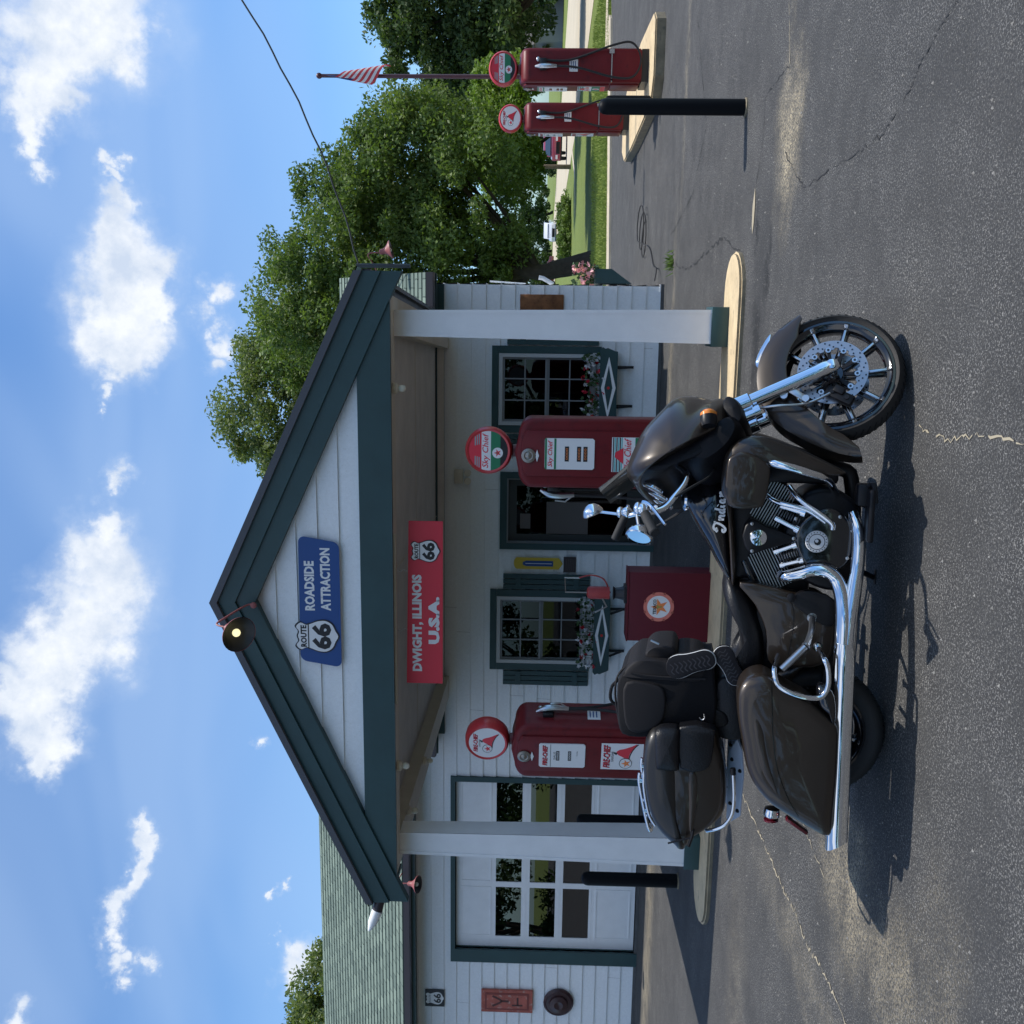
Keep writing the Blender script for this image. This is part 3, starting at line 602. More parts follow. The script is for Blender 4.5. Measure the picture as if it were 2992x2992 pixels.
# canopy
SK = -.065
def skx(y): return SK*(y-8.4)
class SM(MB):
    def add(s, vs, fs): return super().add([(v[0]+skx(v[1]), v[1], v[2]) for v in vs], fs)
CN = MB()
b = SM(); b.bx(-5.36,.20,8.45,8.50,2.945,3.235); cb = b.build('beam', green, ST)
for xa in (-5.36,.15):
    b = SM(); b.bx(xa,xa+.05,8.50,8.78,2.945,3.235); b.build('beam_end', green, ST)
b = SM(); b.bx(-5.30,.14,8.505,8.78,2.955,3.22).bx(-5.30,-4.98,8.78,13.88,2.955,3.18).bx(-.16,.14,8.78,13.88,2.955,3.18)
b.bx(-4.98,-.16,8.78,8.84,3.0,3.1); b.bx(-3.55,-1.95,8.52,8.56,2.93,2.955); b.build('frame_beam', cream, ST)
b = SM(); b.bx(-4.98,-.16,8.84,13.86,3.10,3.12); b.bx(-4.98,-.16,13.80,13.87,3.02,3.10); b.build('ceiling', soffit, ST)
b = SM(); b.bx(-2.5,-2.49,8.85,13.8,3.094,3.1).bx(-4.95,-.2,11.3,11.31,3.094,3.1); b.build('ceiling_batten', cream, ST)
AX, AZc = -2.58, 4.56; EXL, EZ, EXR = -5.52, 3.21, .32
b = MB(); gl = lambda z: (AX-(4.3-z)/(4.3-3.23)*2.3, AX+(4.3-z)/(4.3-3.23)*2.3)
z = 3.235
while z < 4.3:
    z2 = min(z+.195, 4.3); a = gl(z); c = gl(z2); t = .018
    b.add([(a[0],8.52-t,z),(a[1],8.52-t,z),(c[1],8.52,z2),(c[0],8.52,z2),(a[0],8.53,z),(a[1],8.53,z)], [(0,1,2,3),(0,4,5,1)]); z = z2
b.build('gable_boards', siding, ST)
for sx, ex in ((-1, EXL), (1, EXR)):
    d = Vector((ex-AX, 0, EZ-AZc)); 
    b = MB()
    def rk(y0, y1, o0, o1, e_=0):
        vs = [(AX,y0,AZc-o0),(ex,y0,EZ-o0),(ex,y0,EZ-o1),(AX,y0,AZc-o1),(AX,y1,AZc-o0),(ex,y1,EZ-o0),(ex,y1,EZ-o1),(AX,y1,AZc-o1)]
        b.add(vs, [(0,1,2,3),(7,6,5,4),(0,4,5,1),(2,6,7,3),(1,5,6,2),(0,3,7,4)])
    rk(8.40, 8.44, .035, .20); b.build('rake_board', green, ST)
    b = MB(); rk(8.425, 8.515, .17, .375); b.build('rake_board', green, ST)
    b = MB(); rk(8.365, 8.40, -.022, .045); b.build('drip_edge', mat('grey_shingle_edge', (.1,.105,.12), .9), ST)
    e1 = 15.3
    bk = lambda x, z: (x+skx(8.38), 8.38, z); bk2 = lambda x, z: (x+skx(e1), e1, z)
    roofplane('canopy_roof', bk(ex+sx*.03, EZ-.012), bk2(ex+sx*.03, EZ-.012), bk2(AX, AZc), bk(AX, AZc), ST, .04)
    b = SM(); o_ = -.03 if sx > 0 else .0
    b.bx(ex-.02 if sx>0 else ex-.02, ex+.02, 8.44, 13.6, EZ-.11, EZ-.045); b.bx(min(ex,ex-sx*.3), max(ex,ex-sx*.3), 8.52, 13.6, EZ-.06, EZ-.05)
    b.build('eave_board', mat('gutter_brown', (.028,.022,.026), .35), ST)
b = MB(); b.tube([(AX,8.42,AZc),(AX+skx(15.3),15.3,AZc)], .025, 8); b.build('ridge_cap', mat('grey_shingle_edge', (.1,.105,.12), .9), ST)
# columns
def column(x, lbl):
    b = MB(); y = 8.87; a, c = .145, .112; z0, z1 = .19, 2.955
    b.add([(x-a,y-a,z0),(x+a,y-a,z0),(x+a,y+a,z0),(x-a,y+a,z0),(x-c,y-c,z1),(x+c,y-c,z1),(x+c,y+c,z1),(x-c,y+c,z1)], [(0,1,5,4),(1,2,6,5),(2,3,7,6),(3,0,4,7),(0,3,2,1)])
    for sx in (-1,1):
        b.add([(x+sx*a,y-a-.008,z0),(x+sx*(a-.03),y-a-.008,z0),(x+sx*(c-.03),y-c-.008,z1),(x+sx*c,y-c-.008,z1)]+[(x+sx*a,y-a+.01,z0),(x+sx*(a-.03),y-a+.01,z0),(x+sx*(c-.03),y-c+.01,z1),(x+sx*c,y-c+.01,z1)], [(0,1,2,3),(0,4,7,3),(1,2,6,5)])
    o = b.build('column', white, ST)
    b = MB(); b.bx(x-.17,x+.17,y-.17,y+.17,.03,.195,.006); b.build('base_block', green, o)
column(-5.10, 0); column(-.11, 0)
# island
def stadium(x0, x1, y0, y1, z, n_=10, taper=.35):
    P = []; cy = (y0+y1)/2; h_ = (y1-y0)/2
    for k in range(n_+1): a = -math.pi/2+math.pi*k/n_; P.append((x1-taper+taper*math.cos(a), cy+h_*math.sin(a)))
    for k in range(n_+1): a = math.pi/2+math.pi*k/n_; P.append((x0+taper+taper*math.cos(a), cy+h_*math.sin(a)))
    return [(p[0],p[1],z) for p in P]
def island(name, P, h, label):
    bm = bmesh.new(); vs = [bm.verts.new((p[0],p[1],0)) for p in P]; f = bm.faces.new(vs); r_ = bmesh.ops.extrude_face_region(bm, geom=[f])
    for v_ in [e for e in r_['geom'] if isinstance(e, bmesh.types.BMVert)]: v_.co.z = h
    for v_ in bm.verts:
        if v_.co.z < h/2: v_.co.z = -.03
    ed = [e for e in bm.edges if e.verts[0].co.z > .05 and e.verts[1].co.z > .05]; bmesh.ops.bevel(bm, geom=ed, offset=.02, segments=2, affect='EDGES')
    bmesh.ops.recalc_face_normals(bm, faces=bm.faces[:])
    b = MB(); b.bm(bm); b.mi = [0 if abs(sum((b.v[f[(i+1)%len(f)]]-b.v[f[i]]).cross(b.v[f[(i+2)%len(f)]]-b.v[f[i]]).normalized().z for i in range(1))) > .5 else 1 for f in b.f]; o = b.build(name, [concrete, conshade]); return tag(o, label, 'kerb island')
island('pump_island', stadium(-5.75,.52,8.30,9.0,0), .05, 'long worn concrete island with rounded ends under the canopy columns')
# ================================================================ signs and small things on the station
def shield_pts(cx, cz, s):   # route shield outline
    P = [(0,-1.0),(.30,-.86),(.62,-.72),(.82,-.42),(.80,-.05),(.66,.30),(.60,.52),(.72,.78),(.50,1.0),(.25,.86),(0,.92)]
    P = [(x*.92, z) for x, z in P]
    Q = P + [(-x, z) for x, z in reversed(P[1:-1])]
    return [(cx+p.x*s, cz+p.y*s) for p in smooth_pts([(x, z, 0) for x, z in Q], 3)]
def shield(b, cx, cz, s, y, d, mw, mk, sc_=1):
    b.m = mk; b.prism(shield_pts(cx, cz, s), y-.004, y); b.m = mw; b.prism(shield_pts(cx, cz, s*.93), y-.006, y-.004)
    b.m = mk; b.prism([(cx-s*.60,cz+s*.36),(cx+s*.60,cz+s*.36),(cx+s*.60,cz+s*.41),(cx-s*.60,cz+s*.41)], y-.0072, y-.006)
    b.text('ROUTE', cx, cz+s*.60, y-.0075, s*1.0, s*.27, .04)
    b.text('66', cx, cz-s*.20, y-.0075, s*1.2, s*.86, .045)
# blue attraction sign on the gable: rounded, slightly rotated clockwise at its ends (parallelogram as hung)
b = MB(); b.m = 0; Y0 = 8.47
z0, z1, x0, x1 = 3.425, 3.79, -3.165, -2.0
P = []
for (cx, cz, a0) in ((x1-.06, z1-.06, 0), (x0+.06, z1-.06+.01, 90), (x0+.06, z0+.06, 180), (x1-.06, z0+.06, 270)):
    for k in range(6): a = R(a0+k*18); P.append((cx+.06*math.cos(a), cz+.06*math.sin(a)))
b.prism([(p[0]-.06*(z1-p[1]-.18)/.36, p[1]) for p in P], Y0-.004, Y0+.004)
b.m = 1; b.text('ROADSIDE', -2.43, 3.70, Y0-.0055, .46, .092, .04); b.text('ATTRACTION', -2.37, 3.555, Y0-.0055, .58, .092, .04)
shield(b, -2.90, 3.640, .205, Y0-.006, 0, 1, 2)
tag(b.build('route_sign', [signblue, signwhite, signblack], smooth=False), 'blue ROADSIDE ATTRACTION sign with Route 66 shield on the white gable', 'sign')
# red hanging sign
b = MB(); Y0 = 8.78
b.prism([(-3.45,2.875),(-1.885,2.845),(-1.885,2.53),(-3.45,2.535)], Y0-.006, Y0+.006)
b.m = 1; b.text('DWIGHT, ILLINOIS', -2.86, 2.765, Y0-.0085, .94, .108, .05); b.text('U.S.A.', -2.83, 2.615, Y0-.0085, .46, .105, .065)
shield(b, -2.165, 2.690, .138, Y0-.009, 0, 1, 2)
b.m = 3
for xx in (-2.93,-2.36): b.tube([(xx,Y0,2.87),(xx+.015,Y0,2.90),(xx-.01,Y0,2.93),(xx,Y0,2.96)], .006, 6)
tag(b.build('hanging_sign', [signred, signwhite, signblack, steel], smooth=False), 'red DWIGHT, ILLINOIS U.S.A. sign hanging from the canopy beam', 'sign')
# small 66 sign on the garage wall
b = MB(); b.prism([(-10.93,3.03),(-10.63,3.03),(-10.63,3.34),(-10.93,3.34)], WY-.035, WY-.022); b.m = 1; b.prism(shield_pts(-10.78,3.185,.145), WY-.038, WY-.035)
b.m = 2; b.text('66', -10.78, 3.145, WY-.041, .17, .12, .03); b.text('ROUTE', -10.78, 3.265, WY-.041, .13, .03, .0)
tag(b.build('route_marker', [signblack, signwhite, signblack], smooth=False), 'small square black and white 66 marker high on the garage wall', 'sign')
# faded red metal panel below it
b = MB(); b.bx(-10.98,-10.58,WY-.06,WY-.022,1.62,2.44,.008); b.m = 1; b.bx(-10.93,-10.63,WY-.066,WY-.06,1.68,2.38)
b.m = 0; b.bx(-10.9,-10.66,WY-.069,WY-.066,1.71,2.35)
b.m = 2; b.strip([(-10.86,2.26),(-10.77,2.12),(-10.68,2.26)], .035, WY-.0715); b.strip([(-10.77,2.12),(-10.77,2.0)], .035, WY-.0715); b.strip([(-10.84,1.86),(-10.7,1.86)], .03, WY-.0715); b.strip([(-10.84,1.78),(-10.84,1.95)], .03, WY-.0715)
tag(b.build('wall_panel', [mat('faded_red', (.42,.11,.08), .7, var=.25, vscale=6, dirt=(.5,.35,.3)), mat('faded_red_dark', (.24,.06,.05), .7), mat('old_brown', (.1,.04,.035), .7)], smooth=False), 'faded red upright metal panel with worn lettering on the garage wall', 'panel')
b = MB(); b.lathe([(.235,.0),(.24,.03),(.21,.06),(.2,.05),(.15,.055),(.14,.09),(.07,.11),(.03,.09),(.001,.09)], (-10.78,WY-.022,1.21), (0,-1,0), 32); b.beam((-10.78,WY-.03,1.44),(-10.78,WY-.03,1.66),.02,.02)
tag(b.build('wall_disc', mat('dark_maroon_enamel', (.05,.022,.025), .35, var=.2)), 'round dark maroon metal disc hung below the faded red panel', 'wall disc')
# rusty plate right of the right column
b = MB(); b.bx(.02,.235,WY-.04,WY-.022,1.37,1.97,.004); tag(b.build('rusty_plate', mat('rust', (.22,.09,.035), .85, var=.35, vscale=9, bump=.3, dirt=(.12,.045,.02))), 'rusty brown metal plate on the clapboards right of the right column', 'plate')
# thermometer and plaque by the door
b = MB(); P = [(-3.49-.085+.085*math.cos(R(a)), 2.01-.05+.05*math.sin(R(a))) for a in range(0,181,20)]+[(-3.66,1.36),(-3.62,1.33),(-3.575,1.30),(-3.53,1.33),(-3.49,1.36)]
b.prism(P, WY-.04, WY-.024); b.m = 1; b.prism([(-3.535,1.44),(-3.535,1.83),(-3.555,1.88),(-3.595,1.88),(-3.615,1.83),(-3.615,1.44)], WY-.044, WY-.04)
b.m = 2; b.bx(-3.579,-3.571,WY-.048,WY-.044,1.46,1.84); b.m = 3; b.text('OIL', -3.575, 1.93, WY-.0415, .09, .03, .0) if False else None
tag(b.build('thermometer', [yellow, signblue, signwhite, black], smooth=False), 'yellow wall thermometer with blue centre between the door and left window', 'thermometer')
b = MB(); b.bx(-3.70,-3.47,WY-.04,WY-.022,1.11,1.29,.004); b.m = 1
for k in range(5): b.bx(-3.67,-3.50,WY-.042,WY-.04,1.135+k*.028,1.142+k*.028)
tag(b.build('plaque', [mat('bronze', (.03,.02,.022), .5), mat('bronze_text', (.09,.07,.07), .5)], smooth=False), 'small dark bronze plaque under the yellow thermometer', 'plaque')
# emergency light
T = thing('emergency_light', 'beige twin-headed emergency light above the station door', 'light', (-2.3,WY-.02,2.65))
b = MB(); b.bx(-2.41,-2.21,WY-.1,WY-.02,2.75,2.87,.01); b.build('housing', cream, T)
for xx in (-2.37,-2.25):
    b = MB(); b.lathe([(.02,0),(.045,.03),(.05,.07),(.001,.075)], (xx,WY-.06,2.70), (0,-1,-.35), 16); b.build('lamp_head', cream, T)
# bare bulb sockets on the canopy beams
T = thing('bulb_light', 'bare white bulb in a socket under the front canopy beam near the right column', 'light', (-.67,8.62,2.95), local=True, group='bulbs under the canopy beams')
b = MB(); b.lathe([(.045,0),(.05,-.03),(.03,-.05)], (0,0,0), n=14); b.build('socket', cream, T)
b = MB(); b.ell((0,0,-.08), (.032,.032,.036)); b.build('bulb', mat('bulb_glass', (.75,.72,.6), .2), T)
dup(T, (-4.22,8.62,2.95), 'bare white bulb in a socket under the front canopy beam near the left column')
dup(T, (-5.12,10.6,2.95), 'bare bulb half way along the left canopy side beam, above the left gas pump')
dup(T, (-5.02,9.25,2.95), 'bare bulb on the left canopy side beam just behind the left column')
# barn lamps
def barnlamp(name, loc, mount, aim, label, lit=False, rz=0):
    k_ = 1.0 if lit else .82
    T = thing(name, label, 'barn lamp', loc, group='red gooseneck barn lamps')
    red = mat('weathered_red_enamel', (.30,.09,.085), .5, var=.15); c = Vector(loc); a = Vector(aim).normalized()
    b = MB(); b.lathe([(.155*k_,.10*k_),(.15*k_,.085*k_),(.11*k_,.045),(.06*k_,.0),(.045*k_,-.03),(.045*k_,-.09*k_),(.02,-.11*k_)], c, a, 28, cap=False); b.build('shade', [red], T)
    b = MB(); b.lathe([(.150*k_,.098*k_),(.105*k_,.042),(.05*k_,.0),(.001,-.005)], c, a, 28, cap=False); b.build('shade_lining', mat('dark_enamel', (.02,.02,.022), .4), T)  # lining is one even near-black colour
    b = MB(); b.tube([c-a*.1, c-a*.2+Vector((0,0,.05)), (c+Vector(mount))/2+Vector((0,0,.16)), Vector(mount)+Vector((0,0,.06)), Vector(mount)], .009, 8, sm=6); b.lathe([(.03,0),(.025,.012),(.012,.016)], mount, (0,-1,0), 14); b.build('gooseneck', red, T)
    b = MB(); b.ell(c+a*.05, (.035,.035,.035)); b.build('bulb', mat('lit_bulb', (.9,.8,.5), .3, emit=((1,.9,.5), 1.0)) if lit else MATS['bulb_glass'], T)
    return T
barnlamp('barn_lamp', (-2.72,8.02,4.26), (-2.60,8.39,4.19), (-.05,-.62,-.62), 'dark barn lamp with a lit yellow bulb in front of the gable peak', True)
barnlamp('barn_lamp', (-8.32,13.15,3.42), (-8.32,13.46,3.55), (.15,-.35,-1), 'red barn lamp over the left of the garage door, under the brown gutter')
barnlamp('barn_lamp', (.80,14.0,3.84), (.42,14.3,3.9), (.25,0,-1), 'red barn lamp on a gooseneck at the right end of the office roof')
# flood lamp on the left canopy corner
T = thing('security_light', 'dark tube lamp with a cream end cap at the left canopy corner', 'light', (-5.36,8.5,3.08))
b = MB(); b.tube([(-5.30,8.55,3.06),(-5.62,8.42,3.13)], .05, 14); b.build('housing', mat('gutter_brown', (.028,.022,.026), .35), T)
b = MB(); b.tube([(-5.62,8.42,3.13),(-5.72,8.38,3.17),(-5.79,8.35,3.20)], [.052,.045,.012], 14); b.build('end_cap', white, T)
# flower boxes
random.seed(11)
leafm = mat('box_leaf', (.04,.09,.025), .7); fred = mat('red_petal', (.5,.01,.03), .5); fwhite = mat('white_petal', (.75,.74,.76), .5); fpink = mat('pink_petal', (.8,.4,.42), .5); forange = mat('peach_petal', (.85,.42,.3), .5)
def flowers(b, x0, x1, y0, y1, z0, z1, n, mats_idx, sz=.028):
    for i in range(n):
        x, y, z = random.uniform(x0,x1), random.uniform(y0,y1), z0+random.random()**1.3*(z1-z0)
        b.m = 0 if random.random() < .55 else random.choice(mats_idx); k = 3 if b.m == 0 else 5
        for q in range(k):
            a = Vector((random.gauss(0,1), random.gauss(0,1)-.6, random.gauss(0,1)+.3)).normalized(); e1 = a.orthogonal().normalized(); e2 = a.cross(e1); s_ = sz*random.uniform(.5,1.1); c = Vector((x,y,z))+Vector((random.gauss(0,.4),random.gauss(0,.4),random.gauss(0,.4)))*sz
            b.add([c-e1*s_-e2*s_*.5, c+e1*s_*.6-e2*s_*.7, c+e1*s_+e2*s_*.5, c-e1*s_*.4+e2*s_], [(0,1,2,3)])
        if b.m == 0 and random.random() < .5: b.tube([(x,y,z0-.05),(x,y,z)], .003, 4)
def flowerbox(x0, x1, z0, z1, label):
    T = thing('flower_box', label, 'flower box', ((x0+x1)/2,WY-.25,z0), group='window flower boxes')
    ya, yb = WY-.30, WY-.04; n_ = 20; P = [(x0-.02,z1),(x0-.06,z1-.03),(x0-.04,z1-.07),(x0-.05,z1-.1),(x0,z0+.02),(x0+.03,z0),(x1-.03,z0),(x1,z0+.02),(x1+.05,z1-.1),(x1+.04,z1-.07),(x1+.06,z1-.03),(x1+.02,z1)]
    b = MB(); b.prism(P, ya, ya+.02); b.bx(x0,x0+.02,ya+.02,yb,z0,z1-.02).bx(x1-.02,x1,ya+.02,yb,z0,z1-.02).bx(x0+.02,x1-.02,ya+.02,yb,z0,z0+.02); b.build('trough', green, T)
    cx, cz = (x0+x1)/2, (z0+z1)/2; wd, ht = (x1-x0)*.43, (z1-z0)*.42; b = MB()
    o_ = [(cx-wd,cz),(cx,cz+ht),(cx+wd,cz),(cx,cz-ht)]; i_ = [(cx-wd*.72,cz),(cx,cz+ht*.55),(cx+wd*.72,cz),(cx,cz-ht*.55)]
    b.add([(p[0],ya-.006,p[1]) for p in o_+i_]+[(p[0],ya-.001,p[1]) for p in o_], [(k,(k+1)%4,4+(k+1)%4,4+k) for k in range(4)]+[(k,8+k,8+(k+1)%4,(k+1)%4) for k in range(4)])
    b.m = 1; b.disc((cx,cz), .02, ya-.006, .004, 12); b.build('diamond_trim', [white, brightred], T, smooth=False)
    for xx in (x0+.22, x1-.22):
        b = MB(); b.bx(xx-.018,xx+.018,WY-.045,WY-.022,z0-.24,z0).beam((xx,WY-.05,z0-.2),(xx,ya+.04,z0-.012),.03,.02); b.build('bracket', black, T)
    b = MB(); flowers(b, x0+.03, x1-.03, ya+.01, yb-.06, z1-.06, z1+.23, 170, [1,2,2]); b.build('flowers', [leafm, fred, fwhite], T, smooth=False)
flowerbox(-5.10,-4.02,.61,.84,'green flower box with white diamond under the left office window')
flowerbox(-1.50,-.52,.62,.86,'green flower box with white diamond under the right office window')
# planter on the right side wall
T = thing('planter_box', 'dark green planter with pink and peach flowers on the office corner', 'planter', (.5,14.6,.7))
b = MB(); b.bx(.40,.60,14.2,14.9,.70,.93); b.add([(.4,14.2,.7),(.6,14.2,.7),(.4,14.2,.42),(.4,14.9,.7),(.6,14.9,.7),(.4,14.9,.42)], [(0,2,1),(3,4,5),(1,2,5,4)]); b.build('trough', green, T)
b = MB(); flowers(b, .40, .66, 14.15, 14.95, .9, 1.22, 90, [1,2,1], .04); b.build('flowers', [leafm, fpink, forange], T, smooth=False)
b = MB(); b.tube([(.38,14.1,1.52),(.46,14.1,1.66),(.47,14.1,1.72)], .03, 10); b.tube([(.38,14.1,1.9),(.41,14.1,2.4)], .012, 6); tag(b.build('drain_pipe', white), 'short white elbow pipe sticking out of the office corner', 'pipe')
# hoses and cable
b = MB(); pts = []
for k in range(22): a = k*.75; pts.append((1.15+.32*math.cos(a)+.015*k, 16.6+.42*math.sin(a)+.01*k, .02+.004*k))
pts += [(1.0,15.9,.02),(.7,15.2,.02),(.62,14.5,.05),(.45,14.2,.1)]
b.tube(pts, .009, 7, sm=4); tag(b.build('cable_coil', rubber), 'black cable lying in loops on the asphalt right of the office', 'cable')
# weeds
b = MB(); random.seed(5)
for i in range(60):
    x, y = .64+random.gauss(0,.06), 13.1+random.gauss(0,.06); h_ = random.uniform(.05,.13); dx, dy = random.gauss(0,.04), random.gauss(0,.04)
    b.add([(x-.008,y,0),(x+.008,y,0),(x+dx,y+dy,h_)], [(0,1,2)])
tag(b.build('weed', mat('weed_green', (.12,.2,.03), .8), smooth=False), 'small bright green weed growing from a crack by the office', 'weed')
# service wire
b = MB(); A_ = Vector((.62,14.0,4.22)); B_ = Vector((4.0,14.0,5.70)); pts = []
for k in range(26):
    t = k/16; p = A_+(B_-A_)*t; pts.append((p.x, p.y-.0*t, p.z-.16*4*t*(1-t) + (.012*math.sin(k*1.7))))
b.tube(pts, .012, 6); b.cyl((.60,14.0,3.5),(.60,14.0,4.25),.03,n=10); tag(b.build('service_wire', mat('wire', (.03,.035,.04), .5)), 'twisted black service wire running from the office roof up across the sky', 'wire')

# ================================================================ cabinet and hand pump
T = thing('oil_cabinet', 'plain dark red metal cabinet with a round TEXACO star on its front', 'cabinet', (-2.69,9.0,0))
b = MB(); b.bx(-3.03,-2.36,8.90,9.14,.0,.80,.008); b.build('body', mat('cabinet_red', (.11,.011,.02), .5, var=.06, spec=.25), T)
b = MB(); b.bx(-3.035,-2.355,8.895,9.145,.80,.815,.005); b.build('lid', MATS['cabinet_red'], T)
def star_badge(b, c, r, y, word=True):   # layers 0 rim, 1 white, 2 star, 3 black, 4 green
    b.m = 0; b.disc(c, r, y-.003, .003, 40)
    for k in range(8):
        a = k*math.pi/4+.39; b.disc((c[0]+r*.97*math.cos(a), c[1]+r*.97*math.sin(a)), r*.07, y-.003, .0029, 10)
    b.m = 1; b.disc(c, r*.76, y-.0045, .0015, 40); b.m = 2; b.star((c[0], c[1]-r*.06), r*.6, y-.006, .0015)
    b.m = 4; b.prism([(c[0]-r*.13,c[1]+r*.12),(c[0]-r*.13,c[1]+r*.03),(c[0]-r*.04,c[1]+r*.03),(c[0]-r*.04,c[1]-r*.2),(c[0]+r*.04,c[1]-r*.2),(c[0]+r*.04,c[1]+r*.03),(c[0]+r*.13,c[1]+r*.03),(c[0]+r*.13,c[1]+r*.12)], y-.0068, y-.006)
    b.m = 3; b.text('TEXACO', c[0], c[1]+r*.27, y-.008, r*1.02, r*.22, .025)
faded = mat('faded_sign_red', (.72,.2,.15), .5)
b = MB(); star_badge(b, (-2.69,.52), .142, 8.898); b.build('emblem', [faded, signwhite, orange, signblack, mat('gold_green', (.3,.32,.08), .5)], T, smooth=False)
T = thing('hand_pump', 'small red hand-cranked oil pump standing on the red cabinet', 'hand pump', (-2.6,9.12,.865))
b = MB(Matrix.Translation((0,-.1,-.05))); b.bx(-2.68,-2.52,9.05,9.19,.865,.89).lathe([(.07,0),(.06,.02),(.05,.08),(.065,.1)], (-2.6,9.12,.89)); b.build('foot', black, T)
b = MB(Matrix.Translation((0,-.1,-.05))); b.lathe([(.001,0),(.06,.005),(.06,.19),(.05,.21),(.02,.22)], (-2.6,9.12,1.02)); b.build('cylinder', mat('dull_red', (.36,.035,.035), .5), T)
b = MB(Matrix.Translation((0,-.1,-.05))); b.tube([(-2.6,9.12,1.02),(-2.47,9.12,1.08),(-2.43,9.12,1.20),(-2.46,9.12,1.32)], .007, 8, sm=6); b.build('hose', MATS['dull_red'], T)
b = MB(Matrix.Translation((0,-.1,-.05))); b.tube([(-2.6,9.12,1.2),(-2.6,9.12,1.44),(-2.46,9.12,1.45),(-2.46,9.12,1.31)], .008, 6); b.tube([(-2.6,9.10,1.12),(-2.72,9.07,1.05),(-2.78,9.07,1.16)], .009, 6); b.build('crank', steel, T)

# ================================================================ gas pumps
def pump_body(b, w_, d_, z0, z1, rnd_=.15):
    P = []; n_ = 8; h = w_/2
    P.append((-h, z0)); P.append((h, z0))
    for k in range(n_+1): a = math.pi/2*k/n_; P.append((h-.16+.16*math.cos(a), z1-rnd_+(rnd_-.03)*math.sin(a)))
    P.append((0, z1))
    for k in range(n_+1): a = math.pi/2+math.pi/2*k/n_; P.append((-h+.16+.16*math.cos(a), z1-rnd_+(rnd_-.03)*math.sin(a)))
    return P
def helmet(b, cx, cz, s, y, mr, mk):
    b.m = mr; b.prism([(cx+p.x*s, cz+p.y*s) for p in smooth_pts([(-.9,-.1,0),(-.5,.25,0),(-.2,.75,0),(.1,.95,0),(.35,.7,0),(.5,.2,0),(.75,-.35,0),(.95,-.75,0),(.6,-.6,0),(.1,-.25,0),(-.4,-.1,0)], 3)], y-.0015, y)
    b.m = mk; b.prism([(cx+x*s, cz+z*s) for x, z in ((-.2,.95),(.0,1.2),(.12,1.15),(.02,.85))], y-.002, y); b.strip([(cx-.85*s,cz-.12*s),(cx-.2*s,cz-.2*s),(cx+.5*s,cz-.5*s),(cx+.95*s,cz-.85*s)], s*.09, y-.003)
PM = [signwhite, signred, signgreen, signblack, teal, orange, yellow]
def sky_face(b, cx, cz, r, y):   # round face of a globe
    b.m = 1; 
    b.m = 3; b.disc((cx,cz), r, y-.001, .001, 40)
    def band(z0, z1, m_):
        P = []; 
        for k in range(9):
            z = z0+(z1-z0)*k/8; P.append((cx+math.sqrt(max(r*r-z*z,0)), cz+z))
        for k in range(9):
            z = z1-(z1-z0)*k/8; P.append((cx-math.sqrt(max(r*r-z*z,0)), cz+z))
        b.m = m_; b.prism(P, y-.0025, y-.001)
    band(r*.35, r*.999, 1); band(-r*.12, r*.35, 0); band(-r*.6, -r*.12, 2)
    b.m = 4
    for k in range(3): zz = r*(.45+.1*k); ww = math.sqrt(r*r-zz*zz); b.prism([(cx-ww*.95,cz+zz),(cx-ww*.35,cz+zz),(cx-ww*.35,cz+zz+r*.04),(cx-ww*.95,cz+zz+r*.04)], y-.0032, y-.0025); b.prism([(cx+ww*.35,cz+zz),(cx+ww*.95,cz+zz),(cx+ww*.95,cz+zz+r*.04),(cx+ww*.35,cz+zz+r*.04)], y-.0032, y-.0025)
    b.m = 1; b.text('Sky Chief', cx, cz+r*.115, y-.0035, r*1.7, r*.40, .012, .25)
    b.m = 0; b.disc((cx-r*.1,cz-r*.46), r*.27, y-.0035, .001, 24); b.m = 1; b.star((cx-r*.1,cz-r*.46), r*.2, y-.0045, .001); b.m = 2; b.text('T', cx-r*.1, cz-r*.46, y-.0055, r*.09, r*.12, .03)
def fire_face(b, cx, cz, r, y):
    b.m = 0; b.disc((cx,cz), r, y-.001, .001, 40); b.m = 3; b.text('FIRE-CHIEF', cx+r*.02, cz+r*.62-r*.012, y-.0015, r*1.15, r*.24, .02, .2); b.m = 1; b.text('FIRE-CHIEF', cx, cz+r*.62, y-.0025, r*1.15, r*.24, .02, .2)
    b.m = 3; b.text('GASOLINE', cx-r*.02, cz+r*.4, y-.0025, r*.5, r*.09, .0); helmet(b, cx+r*.12, cz-r*.22, r*.5, y-.001, 1, 3)
    b.m = 3; b.disc((cx-r*.38,cz-.02*r), r*.27, y-.0032, .001, 24); b.m = 0; b.disc((cx-r*.38,cz-.02*r), r*.245, y-.0042, .001, 24); b.m = 1; b.star((cx-r*.38,cz-.04*r), r*.2, y-.0052, .001)
def globe(T, cx, cz, kind, facedirs=(0,)):
    b = MB(); b.lathe([(.075,0),(.07,.02),(.055,.03),(.055,.07),(.08,.075)], (cx,0,cz-.285)); b.build('globe_collar', mat('collar_red', (.14,.02,.025), .4), T)
    b = MB()
    b.lathe([(.172,-.075),(.19,-.085),(.206,-.06),(.212,0),(.206,.06),(.19,.085),(.172,.075)], (cx,0,cz), (0,1,0), 40, cap=False)
    ring = b.build('globe_ring', mat('globe_red', (.55,.045,.05), .3), T)
    b = MB(); (sky_face if kind == 'sky' else fire_face)(b, cx, cz, .175, -.074); b.m = 0; b.disc((cx,cz), .175, -.074, .145, 40); 
    if kind=='sky': pass
    b.build('globe_face', PM, T, smooth=False)
